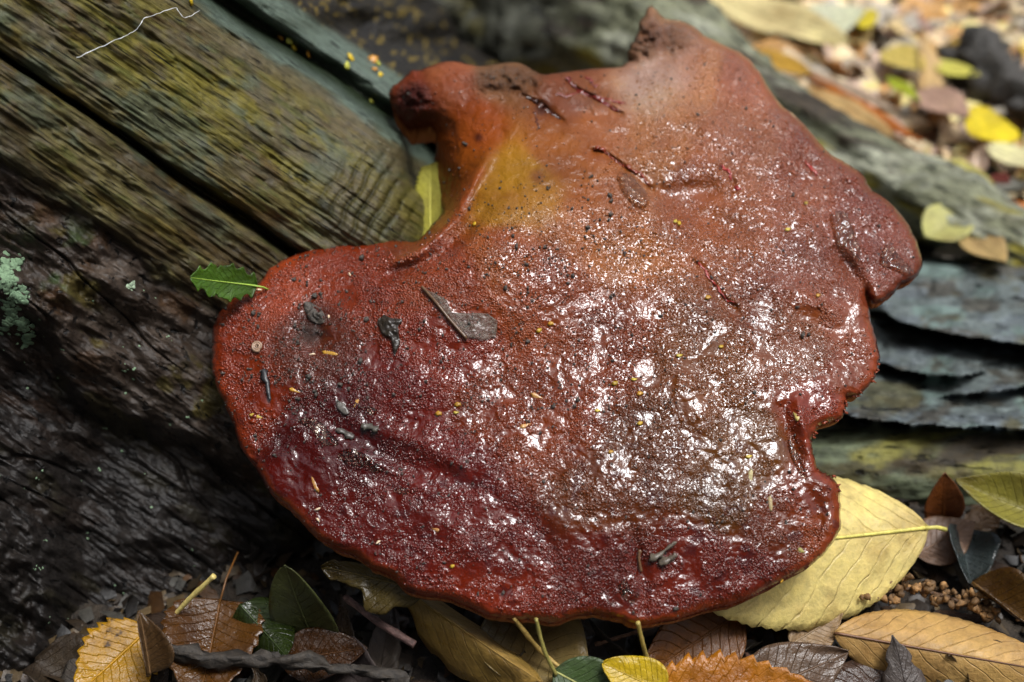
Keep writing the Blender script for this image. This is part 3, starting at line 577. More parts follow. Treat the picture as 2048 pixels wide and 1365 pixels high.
    bc = idw(bx, by, FCOL)*np.array([0.42, 0.395, 0.20])*RNG.uniform(0.8, 1.35, (nb_, 1)); set_col(mb, np.repeat(bc, m_, 0)); set_f(mb, np.zeros(nb_*m_), 'pap'); set_f(mb, np.repeat(np.clip(0.8+0.2*sstep(200, 600, by), 0, 1), m_), 'wet'); set_f(mb, np.zeros(nb_*m_), 'fib')
    tag(obj('papillae', mb, root_o), kind='stuff')
    # torn edges of skin standing up from the cap
    def strand(name, pl, r, col, lift=0.0001, seed=0):
        q = catmull(pl, 8, False); q = q+np.c_[vnoise(np.arange(len(q))*.8, 0*q[:, 0], seed), vnoise(np.arange(len(q))*.8, 0*q[:, 0]+3, seed)]*4.0
        pp = fungus_pt(q[:, 0], q[:, 1], lift); tt = np.linspace(0, 1, len(q)); rr = r*(0.25+np.sin(tt*math.pi)**0.5)*(1+0.4*vnoise(tt*9, tt, seed+4))
        v, f = tube(pp, rr*0.62, 6, 0.4, seed, 0.8); o = obj(name, mesh_np(name, v, f, MAT_SCRAPWET), root_o); o.color = (*lin(col), 1); return o
    strand('torn_skin', [(1131,156),(1151,174),(1169,186),(1198,197),(1216,210),(1239,224)], 0.0018, (104, 34, 28), seed=2)
    strand('torn_skin', [(1169,150),(1182,162),(1192,175)], 0.0008, (120, 44, 34), seed=3)
    strand('torn_skin', [(1110,188),(1135,192),(1160,184)], 0.0008, (110, 44, 32), seed=5)
    strand('torn_skin', [(1198,198),(1225,202),(1250,206)], 0.0007, (120, 44, 34), seed=6)
    strand('torn_skin', [(1052,191),(1078,206),(1096,224),(1122,238)], 0.0019, (66, 36, 28), seed=7)
    strand('torn_skin', [(1186,299),(1204,298),(1227,320),(1251,332),(1271,341),(1286,355),(1300,374)], 0.0011, (126, 50, 28), seed=8)
    strand('torn_skin', [(1068,222),(1073,240),(1078,262)], 0.0005, (80, 40, 28), seed=9)
    strand('torn_skin', [(1440,330),(1456,345),(1464,362)], 0.0011, (150, 40, 34), seed=10)
    strand('torn_skin', [(1470,370),(1482,382)], 0.0010, (140, 36, 32), seed=12)
    strand('torn_skin', [(1608,322),(1622,335),(1634,350)], 0.0010, (150, 50, 40), seed=13)
    strand('torn_skin', [(1395,522),(1420,555),(1445,590),(1470,610)], 0.0007, (140, 44, 34), seed=14)
    strand('torn_skin', [(1710,352),(1700,362),(1694,366)], 0.0014, (110, 50, 30), seed=15)
    # ragged fibres along the torn right rim
    for k in range(26):
        u = RNG.random(); seg = [(1758,728),(1753,750),(1740,773),(1713,792),(1694,796),(1690,826),(1676,843),(1641,852),(1626,880)] if k < 22 else [(1634,938),(1650,950),(1670,958),(1680,988)]
        q = catmull(seg, 6, False); i = int(u*(len(q)-1)); x, y = q[i]; b = fungus_pt(x-2, y-2)[0]; dx = RNG.normal(0.5, 0.5); 
        ln = RNG.uniform(.3, 1.1); tip = b+np.array([0.0016*dx+0.0008, 0.0004, RNG.normal(-0.0010, 0.0010)])*ln
        v, f = tube([b, (b+tip)/2+RNG.normal(0, 0.0003, 3), tip], [0.0006, 0.0004, 0.0001], 5)
        o = obj('fibre', mesh_np('fibre', v, f, MAT_SCRAPWET), root_o); o.color = (*lin((132, 60, 36))*RNG.uniform(.6, 1.2), 1)
    return root_o
MAT_SCRAPWET = plain_mat('wet_scrap', None, 0.14, 0.35, 0.0003, 900)
fungus = build_fungus()

# ================================================================== LEAVES
def leaf_data(L, W, kind='ovate', nu=40, nv=7, fold=0.25, curl=0.0, bend=0.3, wave=0.03, serr=0.0, teeth=18, twist=0.0, seed=0, thick=0.0004, torn=0.0, asym=0.0):
    s = np.linspace(0, 1, nu+1); t = np.linspace(-1, 1, 2*nv+1)
    if kind == 'lance': w_ = np.sin(math.pi*s**0.9)**0.75*(1-0.25*s)
    elif kind == 'ovate': w_ = np.sin(math.pi*s**0.72)**0.85
    elif kind == 'round': w_ = np.sin(math.pi*s**0.6)**0.6
    elif kind == 'holly': w_ = np.sin(math.pi*s**0.85)**0.55
    elif kind == 'cut': w_ = np.minimum(np.sin(math.pi*np.clip(s*0.8+0.02, 0, 1)**0.85)**0.8, 1)*(s < 0.999)+0.0
    w_ = np.maximum(w_, 0.012)
    saw = (s*teeth) % 1.0
    if kind == 'holly':
        tri = 1-np.abs(((s*6.0+0.15) % 1.0)-0.5)*2; w_ = w_*(0.74+0.42*tri**2.6*(0.7+0.3*np.sin(s*23)))
    else: w_ = w_*(1+serr*(saw-0.5)*(s < 0.97))
    if torn: w_ = w_*(1-torn*np.clip(vnoise(s*9, 0*s, seed+5), 0, 1))
    S, T = np.meshgrid(s, t, indexing='ij'); Wd = (w_*W*L)[:, None]
    off = seed*3.1
    y = T*Wd*(1+asym*np.sign(T)); a = np.abs(T)
    z = fold*np.abs(y)+curl*(y**2)/(W*L+1e-6)
    lat = np.abs((((S*11-a*2.6) % 1)-0.5))*2; z = z+0.012*W*L*(lat-0.5)*np.clip(a*4, 0, 1)*(1-a**4)
    z = z+wave*L*(fbm(S*3+off, T*1.3+off, seed, 3)*(0.3+a))
    x = S*L
    if kind == 'cut': x = x-0.06*L*(S > 0.97)*np.abs(vnoise(T*4, S, seed))
    if abs(bend) > 1e-3:
        th = bend*S; xr = np.sin(th)/bend*L; zr = (1-np.cos(th))/bend*L
        x, z = xr-z*np.sin(th), zr+z*np.cos(th)
    if twist: 
        c, sn = np.cos(twist*S), np.sin(twist*S); y, z = y*c-z*sn, y*sn+z*c
    P = np.stack([x, y, z], -1); n, m = S.shape
    e1 = np.gradient(P, axis=0); e2 = np.gradient(P, axis=1); nr = np.cross(e1, e2); nr /= np.linalg.norm(nr, axis=-1)[..., None]+1e-12
    Pb = P-nr*thick; V = np.r_[P.reshape(-1, 3), Pb.reshape(-1, 3)]; i, j = np.meshgrid(np.arange(n-1), np.arange(m-1), indexing='ij'); i = i.ravel(); j = j.ravel()
    Q = np.c_[i*m+j, (i+1)*m+j, (i+1)*m+j+1, i*m+j+1]; o = n*m; Qb = (Q+o)[:, ::-1]
    ed = [(k*m, k*m+o, (k+1)*m+o, (k+1)*m) for k in range(n-1)]+[((k+1)*m-1, (k+2)*m-1, (k+2)*m-1+o, (k+1)*m-1+o) for k in range(n-1)]
    ed += [(k, k+1, k+1+o, k+o) for k in range(m-1)]+[((n-1)*m+k, (n-1)*m+k+o, (n-1)*m+k+1+o, (n-1)*m+k+1) for k in range(m-1)]
    st = np.c_[S.ravel(), T.ravel(), 0*S.ravel()]
    return V, [Q, Qb, np.array(ed)], np.r_[st, st], P[:, nv]
def leaf_mesh(name, mat, **k):
    V, Fc, st, mid = leaf_data(**k); me = mesh_np(name, V, Fc, mat); set_v(me, st, 'st'); return me, mid
def frame(b, tip, nh):
    b = np.asarray(b, float); x = np.asarray(tip, float)-b; L = np.linalg.norm(x); x /= L; nh = np.asarray(nh, float); z = nh-x*(nh@x); z /= np.linalg.norm(z); y = np.cross(z, x)
    M = Matrix.Identity(4)
    for r in range(3): M[r][0], M[r][1], M[r][2], M[r][3] = x[r], y[r], z[r], b[r]
    return M, L
def lvl(p): return on_level(p[0], p[1], p[2])
def hero_leaf(label, cat, b, tip, W, col, nh=(0, -0.2, 1), mat=None, pet=0.0, group=None, name='fallen_leaf', midcol=None, pts3=False, midr=None, **k):
    b3, t3 = (b, tip) if pts3 else (lvl(b), lvl(tip)); M, L = frame(b3, t3, nh)
    e = bpy.data.objects.new(name, None); COL.objects.link(e); e.matrix_world = M; tag(e, label, cat, group)
    me, mid = leaf_mesh('blade', mat or MAT_LEAF, L=L, W=W, **k); o = obj('blade', me, e); o.color = (*(lin(col)*{'decayed_leaf': .32, 'wet_leaf': .55, 'spotted_yellow_leaf': .42}.get((mat or MAT_LEAF).name, .9)), 1)
    mc = midcol or tuple(0.75*x for x in col); r0 = midr or max(0.0004, L*0.0065)
    v, f = tube(mid[::2]+np.array([0, 0, r0*0.25]), np.linspace(r0, r0*0.25, len(mid[::2])), 6); o = obj('midrib', mesh_np('midrib', v, f, MAT_STALK), e); o.color = (*lin(mc), 1)
    if pet:
        v, f = tube([(0.002, 0, r0*.2), (-pet*0.4, pet*0.05, 0.001), (-pet, pet*0.16, -0.001)], [r0*1.05, r0*1.0, r0*1.2], 6); o = obj('petiole', mesh_np('petiole', v, f, MAT_STALK), e); o.color = (*lin(mc), 1)
    return e
# ---- the leaves one can name
hero_leaf('large pale yellow toothed leaf half hidden under the fungus rim', 'leaf', (1855,1056,.030), (1235,1128,.048), .27, (238,216,134), (0.12,-0.55,1), MAT_LEAFPALE, .008, midcol=(206,196,100), kind='lance', nu=64, nv=9, fold=-.10, curl=-.30, bend=.12, wave=.012, serr=.05, teeth=26, seed=3)
hero_leaf('tan leaf with dark parallel veins and rolled lower edge beside the catkin', 'leaf', (1668,1266,.016), (2140,1352,.012), .20, (206,164,98), (0.05,-0.75,1), MAT_LEAFPALE, 0, midcol=(110,76,52), kind='lance', nu=60, nv=9, fold=-.22, curl=-.75, bend=.15, wave=.02, serr=.04, teeth=22, seed=6)
hero_leaf('yellow green curled leaf leaning on the low olive root', 'leaf', (2110,1040,.028), (1905,968,.030), .26, (170,160,66), (-0.2,-0.5,1), None, 0, kind='ovate', fold=.5, curl=.4, bend=.3, wave=.02, seed=9)
hero_leaf('small orange brown leaf standing against the low olive root', 'leaf', (1885,1052,.008), (1893,955,.034), .30, (150,84,36), (0,-1,.25), None, 0, kind='ovate', fold=.2, bend=-.2, wave=.02, seed=12)
hero_leaf('bright yellow leaf with rounded edge at the foot of the orange toothed leaf', 'leaf', (1330,1385,.024), (1205,1328,.028), .36, (244,204,36), (-.1,-.5,1), None, 0, kind='round', fold=.25, bend=.2, wave=.03, seed=15)
hero_leaf('orange serrated leaf with yellow flush lying over dark litter', 'leaf', (1290,1392,.022), (1640,1380,.024), .22, (232,146,26), (0.05,-.5,1), None, 0, kind='ovate', nu=60, fold=.1, bend=.15, wave=.03, serr=.28, teeth=11, seed=18)
hero_leaf('dull green smooth leaf with long pale stalk in front of the crumpled roll', 'leaf', (1108,1342,.024), (1290,1440,.012), .30, (88,112,62), (0,-.6,1), None, .0, midcol=(150,150,84), kind='ovate', fold=.3, bend=.2, wave=.01, seed=21)
hero_leaf('long crumpled yellow brown wet leaf rolled up under the fungus', 'leaf', (800,1170,.030), (1090,1385,.022), .17, (214,172,88), (0.4,-.7,1), MAT_LEAF, 0, kind='lance', nu=60, fold=-.7, curl=-1.6, bend=.25, wave=.05, torn=.3, seed=24)
hero_leaf('wide wet olive brown leaf beneath the crumpled roll', 'leaf', (990,1210,.020), (1180,1400,.014), .38, (176,150,92), (0.1,-.5,1), MAT_LEAF, 0, kind='ovate', fold=.2, curl=.3, bend=.2, wave=.05, seed=27)
hero_leaf('mottled yellow leaf with black spots beside the bark foot', 'leaf', (300,1255,.016), (150,1400,.012), .40, (240,176,8), (0,-.55,1), MAT_YELLOW, 0, kind='ovate', nu=50, fold=.1, bend=.2, wave=.03, serr=.2, teeth=9, seed=30)
hero_leaf('small curled grey brown dry leaf standing on the mottled yellow leaf', 'leaf', (300,1350,.018), (285,1226,.038), .22, (138,104,66), (.7,-.8,.5), MAT_DECAY, 0, kind='ovate', fold=1.0, curl=1.4, bend=-.3, wave=.05, seed=33)
hero_leaf('broad amber brown leaf below the pale stalk', 'leaf', (440,1200,.020), (400,1420,.010), .42, (134,86,32), (0.1,-.6,1), MAT_DECAY, .02, kind='round', nu=50, fold=.15, curl=.2, bend=.3, wave=.05, serr=.1, teeth=8, seed=36)
hero_leaf('wet dark green leaf with white glints beside the olive leaf', 'leaf', (480,1210,.024), (580,1320,.014), .40, (66,84,34), (0.2,-.8,1), MAT_DECAY, 0, kind='round', fold=-.3, curl=-.8, bend=.4, wave=.05, seed=39)
hero_leaf('smooth dark olive leaf standing upright in the shade under the cap', 'leaf', (630,1285,.006), (565,1148,.050), .27, (104,110,62), (-.2,-1,.3), None, 0, kind='round', fold=.15, bend=-.15, wave=.01, seed=42)
hero_leaf('dark rust brown leaf lying right of the olive leaf', 'leaf', (560,1320,.010), (740,1300,.012), .30, (96,58,22), (0,-.5,1), MAT_DECAY, 0, kind='ovate', fold=.2, bend=.3, wave=.03, seed=45)
hero_leaf('torn yellow brown leaf hanging below the lower left rim', 'leaf', (860,1185,.046), (655,1130,.040), .30, (120,100,44), (0.1,-.9,.6), MAT_DECAY, 0, kind='lance', fold=.2, bend=.2, wave=.05, torn=.6, seed=48)
hero_leaf('orange brown leaf tucked behind the tip of the pale yellow leaf', 'leaf', (1480,1225,.018), (1260,1370,.010), .30, (150,92,34), (0.1,-.8,1), None, 0, kind='ovate', fold=.3, bend=.3, wave=.03, seed=51)
hero_leaf('dark crinkled blue grey leaf by the catkin', 'leaf', (1925,1055,.012), (1935,1195,.008), .30, (84,96,94), (0.1,-.5,1), MAT_DECAY, 0, kind='ovate', fold=.4, curl=.5, bend=.3, wave=.07, seed=54)
hero_leaf('pinkish brown leaf behind the stalk of the pale yellow leaf', 'leaf', (1830,1110,.010), (1945,1050,.012), .36, (158,122,94), (0,-.3,1), None, 0, kind='ovate', fold=.15, bend=.2, wave=.03, seed=57)
hero_leaf('curled brown leaf with yellow edge beside the blue grey leaf', 'leaf', (1945,1165,.014), (2090,1285,.014), .26, (130,92,34), (.3,-.5,1), MAT_DECAY, 0, kind='ovate', fold=.7, curl=.6, bend=.3, wave=.03, seed=60)
hero_leaf('whitish brown broken leaf left of the tan veined leaf', 'leaf', (1580,1290,.012), (1680,1230,.014), .36, (170,140,100), (0,-.5,1), MAT_LEAFPALE, 0, kind='ovate', fold=.2, bend=.2, wave=.06, torn=.4, seed=63)
hero_leaf('pale tan leaf below the orange serrated leaf tip', 'leaf', (1480,1400,.010), (1690,1310,.012), .30, (150,118,92), (0,-.5,1), MAT_DECAY, 0, kind='ovate', fold=.2, bend=.2, wave=.05, seed=66)
# ---- beyond the mossy root
def far_leaf(label, b, t, W, col, kind='ovate', fold=.2, bend=.3, seed=0, curl=0, mat=None, nh=(0,-.3,1)):
    hero_leaf(label, 'leaf', (b[0], b[1], .024), (t[0], t[1], .024), W, col, nh, mat or MAT_LEAFPALE, 0, kind=kind, nu=28, nv=5, fold=fold, bend=bend, curl=curl, wave=.03, seed=seed)
far_leaf('long cream leaf with a dark notch lying beyond the mossy root', (1405,-20), (1700,108), .17, (238,222,160), 'lance', .1, .15, 71)
far_leaf('silvery pale leaf beside a yellow scrap beyond the mossy root', (1585,62), (1728,30), .30, (206,206,176), 'ovate', .15, .2, 72)
far_leaf('small bright yellow scrap on the silvery pale leaf', (1705,45), (1752,28), .45, (226,206,30), 'round', .1, .2, 73)
far_leaf('orange brown rolled leaf like a strap pointing down the slope', (1615,150), (1845,268), .075, (196,110,22), 'lance', -.3, -.12, 74, -.5)
far_leaf('pale brown strip lying along the orange brown rolled leaf', (1590,140), (1800,215), .08, (186,164,138), 'lance', .1, -.1, 75)
far_leaf('bright yellow triangular leaf near the dark fallen branch', (2010,240), (1935,278), .48, (236,212,24), 'round', .1, .2, 76)
far_leaf('narrow yellow green leaf pointing at the pinkish leaf', (1775,152), (1840,215), .13, (172,180,34), 'lance', .3, .2, 77)
far_leaf('pale lemon leaf against the dark fallen branch', (1868,128), (1960,158), .22, (226,220,100), 'ovate', .15, .2, 78)
far_leaf('whitish cream leaf resting on top of the mossy root', (1828,318), (1925,355), .2, (240,234,184), 'ovate', .15, .2, 79)
far_leaf('cream leaf with yellow tip right of the dark red leaf scrap', (1975,290), (2090,350), .22, (240,232,178), 'ovate', .15, .2, 80)
far_leaf('amber yellow leaf hanging over the mossy root edge', (1500,100), (1625,170), .17, (206,160,56), 'lance', .3, .3, 81)
far_leaf('buff leaf lying along the top of the mossy root', (1600,180), (1790,300), .16, (214,178,116), 'lance', .2, .2, 82)
far_leaf('pinkish leaf beyond the orange brown rolled leaf', (1840,180), (1935,255), .30, (186,150,128), 'ovate', .2, .3, 83)
far_leaf('olive cream leaf at the foot of the mossy root', (1860,330), (1990,380), .26, (190,180,96), 'ovate', .2, .2, 84)
far_leaf('dark red brown leaf scrap beside the cream leaf with yellow tip', (1985,350), (2020,372), .4, (112,40,18), 'ovate', .2, .3, 85)
far_leaf('soft yellow leaf left of the pale lemon leaf', (1770,100), (1850,150), .34, (214,190,96), 'ovate', .2, .2, 86)
far_leaf('thin yellow leaf edge lying at the mossy root', (1665,205), (1705,245), .2, (220,206,40), 'lance', .2, .2, 87)
far_leaf('pale green cream leaf in the gap below the mossy root end', (1850,475), (1950,430), .34, (200,196,120), 'ovate', .4, .4, 88)
far_leaf('sandy broken leaf beside the pale green cream leaf', (1935,470), (2010,540), .34, (190,160,104), 'ovate', .3, .3, 89)

# ---- the rest of the litter: separate leaves, a few meshes shared between them
FAM = {'cream': ('pale cream', (222,204,148)), 'tan': ('tan', (180,146,98)), 'brown': ('dark brown', (112,86,62)), 'grey': ('grey', (138,130,116)), 'rust': ('rust orange', (160,96,36)), 'yellow': ('yellow', (210,188,60)), 'pink': ('pinkish', (188,152,128))}
SH = [('ragged ' if k % 3 == 0 else '')+['oval', 'narrow', 'broad', 'oval'][k % 4] for k in range(14)]
VARS = []
for k in range(14):
    kd = ['ovate', 'lance', 'round', 'ovate'][k % 4]; L = 0.036+0.03*RNG.random()
    me, _ = leaf_mesh('leaf_blade', [MAT_LEAF, MAT_LEAFPALE, MAT_DECAY][k % 3], L=L, W=[.24, .14, .32, .19][k % 4], kind=kd, nu=22, nv=4, fold=RNG.uniform(-.3, .5), curl=RNG.uniform(-.8, .8), bend=RNG.uniform(-.9, .9), wave=.06, serr=.12*(k % 2), teeth=9, torn=.5*(k % 3 == 0), seed=400+k, twist=RNG.uniform(-.5, .5)); VARS.append((me, L))
def scatter(poly, count, fams, suffix, zlo, zhi, smin, smax, tilt, mind):
    poly = np.array(poly, float); pts = []; tries = 0
    while len(pts) < count and tries < count*60:
        tries += 1; p = poly.min(0)+RNG.random(2)*(poly.max(0)-poly.min(0))
        if not inside(p[:1], p[1:], poly)[0]: continue
        if any(np.hypot(*(p-q)) < mind for q in pts): continue
        pts.append(p)
    for p in pts:
        vi = RNG.integers(len(VARS)); me, L = VARS[vi]; f = fams[RNG.integers(len(fams))]; lab, c = FAM[f]
        g = on_level(p[0], p[1], 0.0); z = float(gz(g[0], g[1]))+RNG.uniform(zlo, zhi); g = on_level(p[0], p[1], z)
        o = obj('fallen_leaf', me); sc = RNG.uniform(smin, smax); o.scale = (sc,)*3; rz = RNG.normal(-.75, .6)+math.pi*RNG.integers(2) if 'beyond' in suffix else RNG.uniform(0, 6.283)
        o.rotation_euler = (RNG.normal(0, tilt), RNG.normal(0, tilt), rz); o.location = (g[0]-0.5*L*sc*math.cos(rz), g[1]-0.5*L*sc*math.sin(rz), z)
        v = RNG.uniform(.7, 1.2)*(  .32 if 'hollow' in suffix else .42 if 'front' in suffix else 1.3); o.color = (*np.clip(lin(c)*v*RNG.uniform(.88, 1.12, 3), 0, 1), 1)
        tag(o, f"{'large' if L*sc > .05 else 'small'} {SH[vi]} {lab} leaf {suffix}", 'leaf', f'{lab} leaves {suffix}')
scatter([(1330,-60),(2140,-60),(2140,560),(1990,460),(1850,330),(1650,215),(1480,90)], 150, ['cream','tan','tan','brown','grey','rust','yellow','pink','tan','brown'], 'beyond the mossy root', .001, .009, .4, 1.1, .25, 17)
scatter([(1900,470),(2120,540),(2120,600),(1880,560)], 9, ['tan','cream','grey','brown'], 'between the mossy and blue grey roots', .006, .016, .4, .7, .3, 20)
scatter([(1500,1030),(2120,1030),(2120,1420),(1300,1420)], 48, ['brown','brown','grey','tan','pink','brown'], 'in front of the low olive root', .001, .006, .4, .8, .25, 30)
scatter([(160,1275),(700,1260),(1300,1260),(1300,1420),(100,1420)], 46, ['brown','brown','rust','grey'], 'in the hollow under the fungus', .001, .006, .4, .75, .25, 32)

def litter():
    """crumbs of leaf and bark too many to count"""
    n = 27000; x = RNG.uniform(-1.0, 1.5, n); y = RNG.uniform(-0.1, 2.0, n); x[:6000] = RNG.uniform(-.35, .75, 6000); y[:6000] = RNG.uniform(.25, 1.15, 6000); x[6000:11000] = RNG.uniform(.08, .75, 5000); y[6000:11000] = RNG.uniform(.55, 1.2, 5000)
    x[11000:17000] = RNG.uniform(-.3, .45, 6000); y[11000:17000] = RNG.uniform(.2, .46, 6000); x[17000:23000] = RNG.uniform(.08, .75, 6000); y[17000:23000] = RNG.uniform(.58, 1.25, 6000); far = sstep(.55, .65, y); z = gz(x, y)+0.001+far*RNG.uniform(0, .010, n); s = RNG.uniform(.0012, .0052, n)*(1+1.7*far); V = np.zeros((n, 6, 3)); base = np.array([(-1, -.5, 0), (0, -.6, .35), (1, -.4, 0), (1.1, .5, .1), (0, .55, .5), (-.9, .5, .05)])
    a = RNG.uniform(0, 6.283, n); tx = RNG.normal(0, .5, n); B = base[None]*s[:, None, None]*RNG.uniform(.5, 1.5, (n, 6, 1)); ca, sa = np.cos(a)[:, None], np.sin(a)[:, None]
    V[..., 0] = B[..., 0]*ca-B[..., 1]*sa+x[:, None]; V[..., 1] = B[..., 0]*sa+B[..., 1]*ca+y[:, None]; V[..., 2] = B[..., 2]+tx[:, None]*B[..., 1]+z[:, None]+0.001
    idx = np.arange(n)[:, None]*6; Q = np.r_[idx+np.array([[0, 1, 4, 5]]), idx+np.array([[1, 2, 3, 4]])]
    me = mesh_np('leaf_litter', V.reshape(-1, 3), Q, MAT_LITTER, smooth=False)
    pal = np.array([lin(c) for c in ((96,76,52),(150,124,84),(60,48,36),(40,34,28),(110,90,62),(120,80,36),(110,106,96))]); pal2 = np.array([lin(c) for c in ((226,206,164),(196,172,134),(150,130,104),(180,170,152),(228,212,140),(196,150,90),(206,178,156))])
    c = np.where((RNG.random(n) < far)[:, None], pal2[RNG.integers(7, size=n)], pal[RNG.integers(7, size=n)]*.24)*RNG.uniform(.6, 1.25, (n, 1)); set_col(me, np.repeat(c, 6, 0))  # near crumbs darkened: shade of fungus and trunk painted into their colour
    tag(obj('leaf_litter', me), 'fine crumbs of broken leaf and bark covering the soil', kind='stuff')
litter()
# ================================================================== THINGS CAUGHT ON THE WOOD AND BESIDE THE FUNGUS
def trunk_nrm(px, py, e=12):
    a = trunk_point(px+e, py)-trunk_point(px-e, py); b = trunk_point(px, py-e)-trunk_point(px, py+e); n = np.cross(a, b); return n/np.linalg.norm(n)
hb = at_depth(512, 572, .512); ht = at_depth(370, 556, .494)
hero_leaf('spiny green holly leaf wedged between the wood and the fungus', 'leaf', hb, ht, .30, (92,136,34), (0.35,-.75,.65), None, .006, name='holly_leaf', midcol=(150,180,70), pts3=True, kind='holly', nu=60, nv=7, fold=.18, bend=.25, wave=.03, torn=.35, seed=91)
cb = at_depth(862, 505, .545); ct = at_depth(856, 322, .570)
hero_leaf('yellow green serrated leaf standing in the notch of the fungus', 'leaf', cb, ct, .17, (176,168,70), (-.25,-.9,.35), MAT_LEAFPALE, 0, midcol=(196,190,90), pts3=True, kind='cut', nu=120, nv=7, fold=.12, bend=-.1, wave=.012, serr=.26, teeth=20, seed=92)

def stick(name, label, cat, pts, r, col, mat=None, ns=8, rough=.2, seed=0, group=None, taper=(1, 1)):
    q = catmull(np.array(pts, float), 8, False); rr = np.linspace(r*taper[0], r*taper[1], len(q))*(1+.15*vnoise(np.arange(len(q))*.6, 0*q[:, 0], seed))
    o = obj(name, mesh_np(name, *tube(q, rr, ns, 1, seed, rough), mat or MAT_STALK)); o.color = (*lin(col), 1); return tag(o, label, cat, group)
stick('leaf_stalk', 'pale yellow leaf stalk with reddish end leaning on the dark bark', 'stalk', [lvl((340,1240,.020)), lvl((378,1200,.030)), lvl((428,1152,.042))], .0009, (206,186,112), seed=1, taper=(1, 1.2))
stick('leaf_stalk', 'thin pale stalk rising to the fungus from the bright yellow leaf', 'stalk', [lvl((1296,1325,.022)), lvl((1286,1290,.034)), lvl((1276,1245,.046))], .0008, (170,150,80), seed=2)
stick('leaf_stalk', 'long pale stalk of the dull green leaf', 'stalk', [lvl((1112,1350,.024)), lvl((1088,1300,.036)), lvl((1072,1238,.050))], .0007, (150,140,74), seed=3)
stick('leaf_stalk', 'buff stalk crossing the wide olive brown leaf', 'stalk', [lvl((1028,1236,.046)), lvl((1080,1300,.028)), lvl((1150,1360,.020))], .0008, (168,140,76), seed=4)
stick('twig', 'dark rough twig lying across the amber brown leaf', 'twig', [lvl((320,1296,.024)), lvl((440,1318,.022)), lvl((570,1322,.022)), lvl((690,1338,.018)), lvl((820,1360,.016))], .0020, (46,40,33), MAT_TWIG, 14, 1.3, 5)
stick('twig', 'smooth purple brown twig in the shade under the cap', 'twig', [lvl((690,1195,.026)), lvl((750,1240,.026)), lvl((830,1290,.022))], .0013, (96,72,66), MAT_TWIG, 8, .2, 6)
stick('twig', 'short dark wet twig beside the curled dry leaf', 'twig', [lvl((190,1262,.016)), lvl((212,1278,.016)), lvl((246,1300,.014)), lvl((270,1312,.012))], .0011, (72,50,42), MAT_TWIG, 8, .4, 7)
stick('twig', 'thin brown twig under the pale yellow leaf point', 'twig', [lvl((1190,1290,.016)), lvl((1280,1262,.022)), lvl((1330,1245,.028))], .0007, (120,90,70), MAT_TWIG, 8, .3, 8)
stick('fallen_branch', 'thick dark fallen branch lying behind the bright yellow triangular leaf', 'branch', [lvl((1925,105,.02)), lvl((1990,165,.02)), lvl((2060,215,.02)), lvl((2180,300,.02))], .012, (60,57,52), MAT_TWIG, 20, .9, 9)
def catkin():
    e = bpy.data.objects.new('catkin', None); COL.objects.link(e); P = catmull(np.array([lvl((1728,1205,.014)), lvl((1800,1178,.016)), lvl((1880,1190,.016)), lvl((1935,1212,.014)), lvl((1985,1240,.012))]), 7, False); e.location = P[0]
    tag(e, 'knobbly brown catkin of small clustered husks behind the tan leaf', 'catkin'); P = P-P[0]
    o = obj('stem', mesh_np('stem', *tube(P, .0008, 6), MAT_TWIG), e); o.color = (*lin((90, 64, 40)), 1)
    V0, F0 = blob(1.0, 3); me = None
    for k in range(90):
        i = RNG.integers(len(P)); c = P[i]+RNG.normal(0, .0022, 3); c[2] = abs(c[2])*1.0+.0005
        if me is None: me = mesh_np('husk', V0*.0014*RNG.uniform(.55, 1.4, (len(V0), 1)), F0, MAT_TWIG, smooth=False)
        o = obj('husk', me, e, c); o.scale = RNG.uniform(.7, 1.3, 3); o.rotation_euler = RNG.uniform(0, 6, 3); o.color = (*lin((140, 104, 62))*RNG.uniform(.35, 1.2), 1)
def blob(r, seed, nu=7, nv=5):
    V = []; 
    for i in range(1, nv):
        th = math.pi*i/nv
        for j in range(nu):
            ph = 6.283*j/nu; p = np.array([math.sin(th)*math.cos(ph), math.sin(th)*math.sin(ph), math.cos(th)]); V.append(p*r*(1+.35*float(vnoise(p[0]*1.7+p[2]*2, p[1]*1.7, seed))))
    V = [np.array([0, 0, r])]+V+[np.array([0, 0, -r])]; Q = []; T = []
    for i in range(nv-2):
        for j in range(nu): Q.append((1+i*nu+j, 1+(i+1)*nu+j, 1+(i+1)*nu+(j+1) % nu, 1+i*nu+(j+1) % nu))
    last = len(V)-1
    for j in range(nu): T.append((0, 1+j, 1+(j+1) % nu)); T.append((last, last-nu+(j+1) % nu, last-nu+j))
    return np.array(V), [np.array(Q), np.array(T)]
catkin()

# yellow crumbs in the mossy groove of the wood
for k, (x, y) in enumerate([(380,4),(560,74),(580,80),(586,96),(618,106),(694,132),(700,118),(745,122),(756,130),(760,152),(748,140),(742,204)]):
    V, Fc = blob(.0016, k); p = trunk_point(x, y)+trunk_nrm(x, y)*.0006; o = obj('leaf_crumb', mesh_np('leaf_crumb', V*np.array([1, .8, .35])*(1+.5*RNG.random()), Fc, MAT_SCRAP), None, p)
    o.rotation_euler = RNG.uniform(0, 1.5, 3); o.color = (*lin([(206,176,40), (190,132,40), (180,180,70)][k % 3]), 1); tag(o, 'tiny yellow leaf crumb caught in the groove of the split wood', 'leaf crumb', 'yellow crumbs on the wood')
